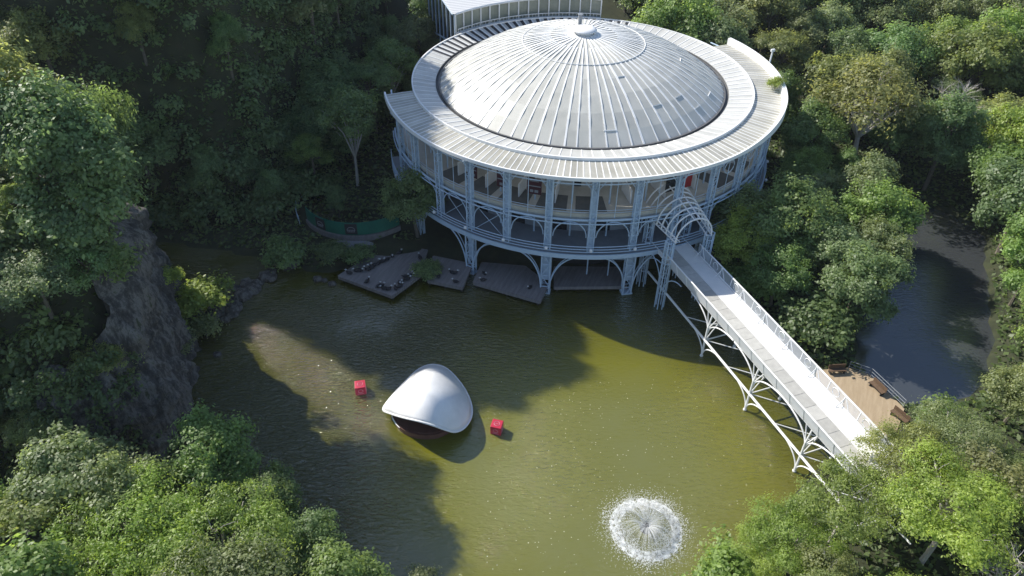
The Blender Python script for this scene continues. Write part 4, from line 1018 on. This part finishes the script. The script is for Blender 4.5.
scatter(8,[(-26,77.5),(-17,78.5),(-13,80),(-15.5,86),(-17,95),(-15,105),(-12,118),(-18,125),(-22,108),(-25,92)],4.4,(8,13),[('round',4),('tall',3),('thin',1)],'in the dark hollow left of the theatre','in the dark hollow left of the theatre',A_({'deep green':5,'grey-green':2}),lim=40)
# undergrowth : one mass of low leaves over the land
g=np.random.default_rng(77); n=60000
X=np.concatenate([g.uniform(-60,-8,n//2),g.uniform(22,70,n//2)]); Y=np.concatenate([g.uniform(25,112,n//2),g.uniform(25,105,n//2)])
d=np.minimum(sdist(LAKE,X,Y),sdist(POND,X,Y)); ok=(d>.3)&(np.hypot(X-CX,Y-CY)>24.6)&(np.hypot(X+19.3,Y-71.6)>3.0)
P1=np.array([(-20.2,67.2),(-13.3,63.2),(-4,63),(-4,71.5),(-10,73.4),(-15.4,73.6)]); ok&=sdist(P1,X,Y)>.2
P2=np.array([(30.0,52.9),(33.6,53.4),(35.6,52.3),(37.4,47.7),(35.4,44.6),(33.4,43.7),(30.5,45),(29,49)]); ok&=sdist(P2,X,Y)>.3
ok&=~((np.hypot(X-HC[0],Y-HC[1])<7.9)&(np.hypot(X-HC[0],Y-HC[1])>6.6)&(Y<HC[1]))
X,Y=X[ok],Y[ok]; Z=height(X,Y)+g.uniform(.05,.9,len(X))*(.5+.5*np.sin(X*.9)*np.cos(Y*.8)); n=len(X)
nr=g.normal(size=(n,3))*.5+np.array([0,0,1]); nr/=np.linalg.norm(nr,axis=1)[:,None]; a=np.cross(nr,g.normal(size=(n,3))); a/=np.linalg.norm(a,axis=1)[:,None]; b_=np.cross(nr,a); s=g.uniform(.15,.42,n)[:,None]; c=np.stack([X,Y,Z],1)
me=bpy.data.meshes.new('undergrowth'); npmesh(me,np.stack([c-a*s,c+b_*s*.6,c+a*s,c-b_*s*.6],1).reshape(-1,3),np.arange(n*4).reshape(-1,4),np.clip(g.normal(.35,.25,n),0,1)); me.materials.append(M['leaf'])
o=bpy.data.objects.new('undergrowth',me); col.objects.link(o); o.color=(.7,.8,.65,1); tag(o,'low green undergrowth covering the banks beneath the trees','undergrowth',None,'stuff')
# ivy and brush hanging on the rock face
def wall_brush(seed,pts,label,n,zr,tint):
    g=np.random.default_rng(seed); P=resample(pts,.5); k=g.integers(0,len(P),n); cx=np.array([P[i].x for i in k])+g.normal(0,.5,n); cy=np.array([P[i].y for i in k])+g.normal(0,.5,n); cz=g.uniform(*zr,n)
    lob=[((cx[i],cy[i],cz[i]),g.uniform(.5,1.3),.9) for i in range(n)]
    me=crown_mesh('cliff_brush',seed,lob,n*7,22,.17,.26); o=bpy.data.objects.new('cliff_brush',me); col.objects.link(o); o.color=(*tint,1); tag(o,label,'brush',None,'stuff')
wall_brush(3,[(-31.2,44.5),(-33,50),(-34.8,56),(-38.5,62)],'dark creeping brush hanging from the top of the rock cliff',16,(14.5,20.5),(.7,.8,.6))

# brush clothing the steep quarry slope behind the inlet and the cliff-top slope
def slope_brush(seed,poly,n,label,tint,rr=(1.2,2.6)):
    g=np.random.default_rng(seed); xs_=[p[0] for p in poly]; ys_=[p[1] for p in poly]; X=g.uniform(min(xs_),max(xs_),n*3); Y=g.uniform(min(ys_),max(ys_),n*3)
    d=np.minimum(sdist(LAKE,X,Y),9); ok=(sdist(poly,X,Y)<0)&(d>.8); X=X[ok][:n]; Y=Y[ok][:n]; Z=height(X,Y)
    lob=[((X[i],Y[i],Z[i]+g.uniform(0,1.8)),g.uniform(*rr),.9) for i in range(len(X))]
    me=crown_mesh('slope_brush',seed,lob,len(X)*9,26,.24,.45); o=bpy.data.objects.new('slope_brush',me); col.objects.link(o); o.color=(*tint,1); tag(o,label,'brush',None,'stuff')
slope_brush(31,[(-24,83),(-29,78),(-40,76.5),(-58,77),(-70,84),(-70,96),(-52,100),(-38,108),(-28,120),(-14,122),(-17,108),(-23,94)],900,'dark tangled brush clothing the shaded quarry slope behind the inlet',(.70,.84,.74))
slope_brush(32,[(-35.5,40),(-36.3,47),(-38.5,51.5),(-44,56),(-50,59),(-50,36),(-37,36.5)],150,'low shaded brush on the slope behind the rock cliff',(.62,.72,.55),(1.,2.))
wall_brush(6,[(-31.4,43),(-31.8,41.5),(-34,40),(-37,39.3),(-38,39)],'dark ivy on the lower near face of the rock cliff',64,(.5,12),(.5,.62,.5))
# ------------------------------------------------------------------ thin air haze over the valley
hb=MB(); hb.box((0,80,40),(1400,1400,100)); hm=bpy.data.materials.new('pale_air'); hm.use_nodes=True; nt=hm.node_tree; nt.nodes.remove(nt.nodes['Principled BSDF']); pv=N(nt,'ShaderNodeVolumePrincipled'); pv.inputs['Color'].default_value=(.80,.88,1,1); pv.inputs['Density'].default_value=.00012; pv.inputs['Anisotropy'].default_value=.2; nt.links.new(pv.outputs[0],nt.nodes['Material Output'].inputs['Volume'])
ho=hb.build('haze',hm); tag(ho,'thin pale haze in the air over the valley','haze',None,'stuff')
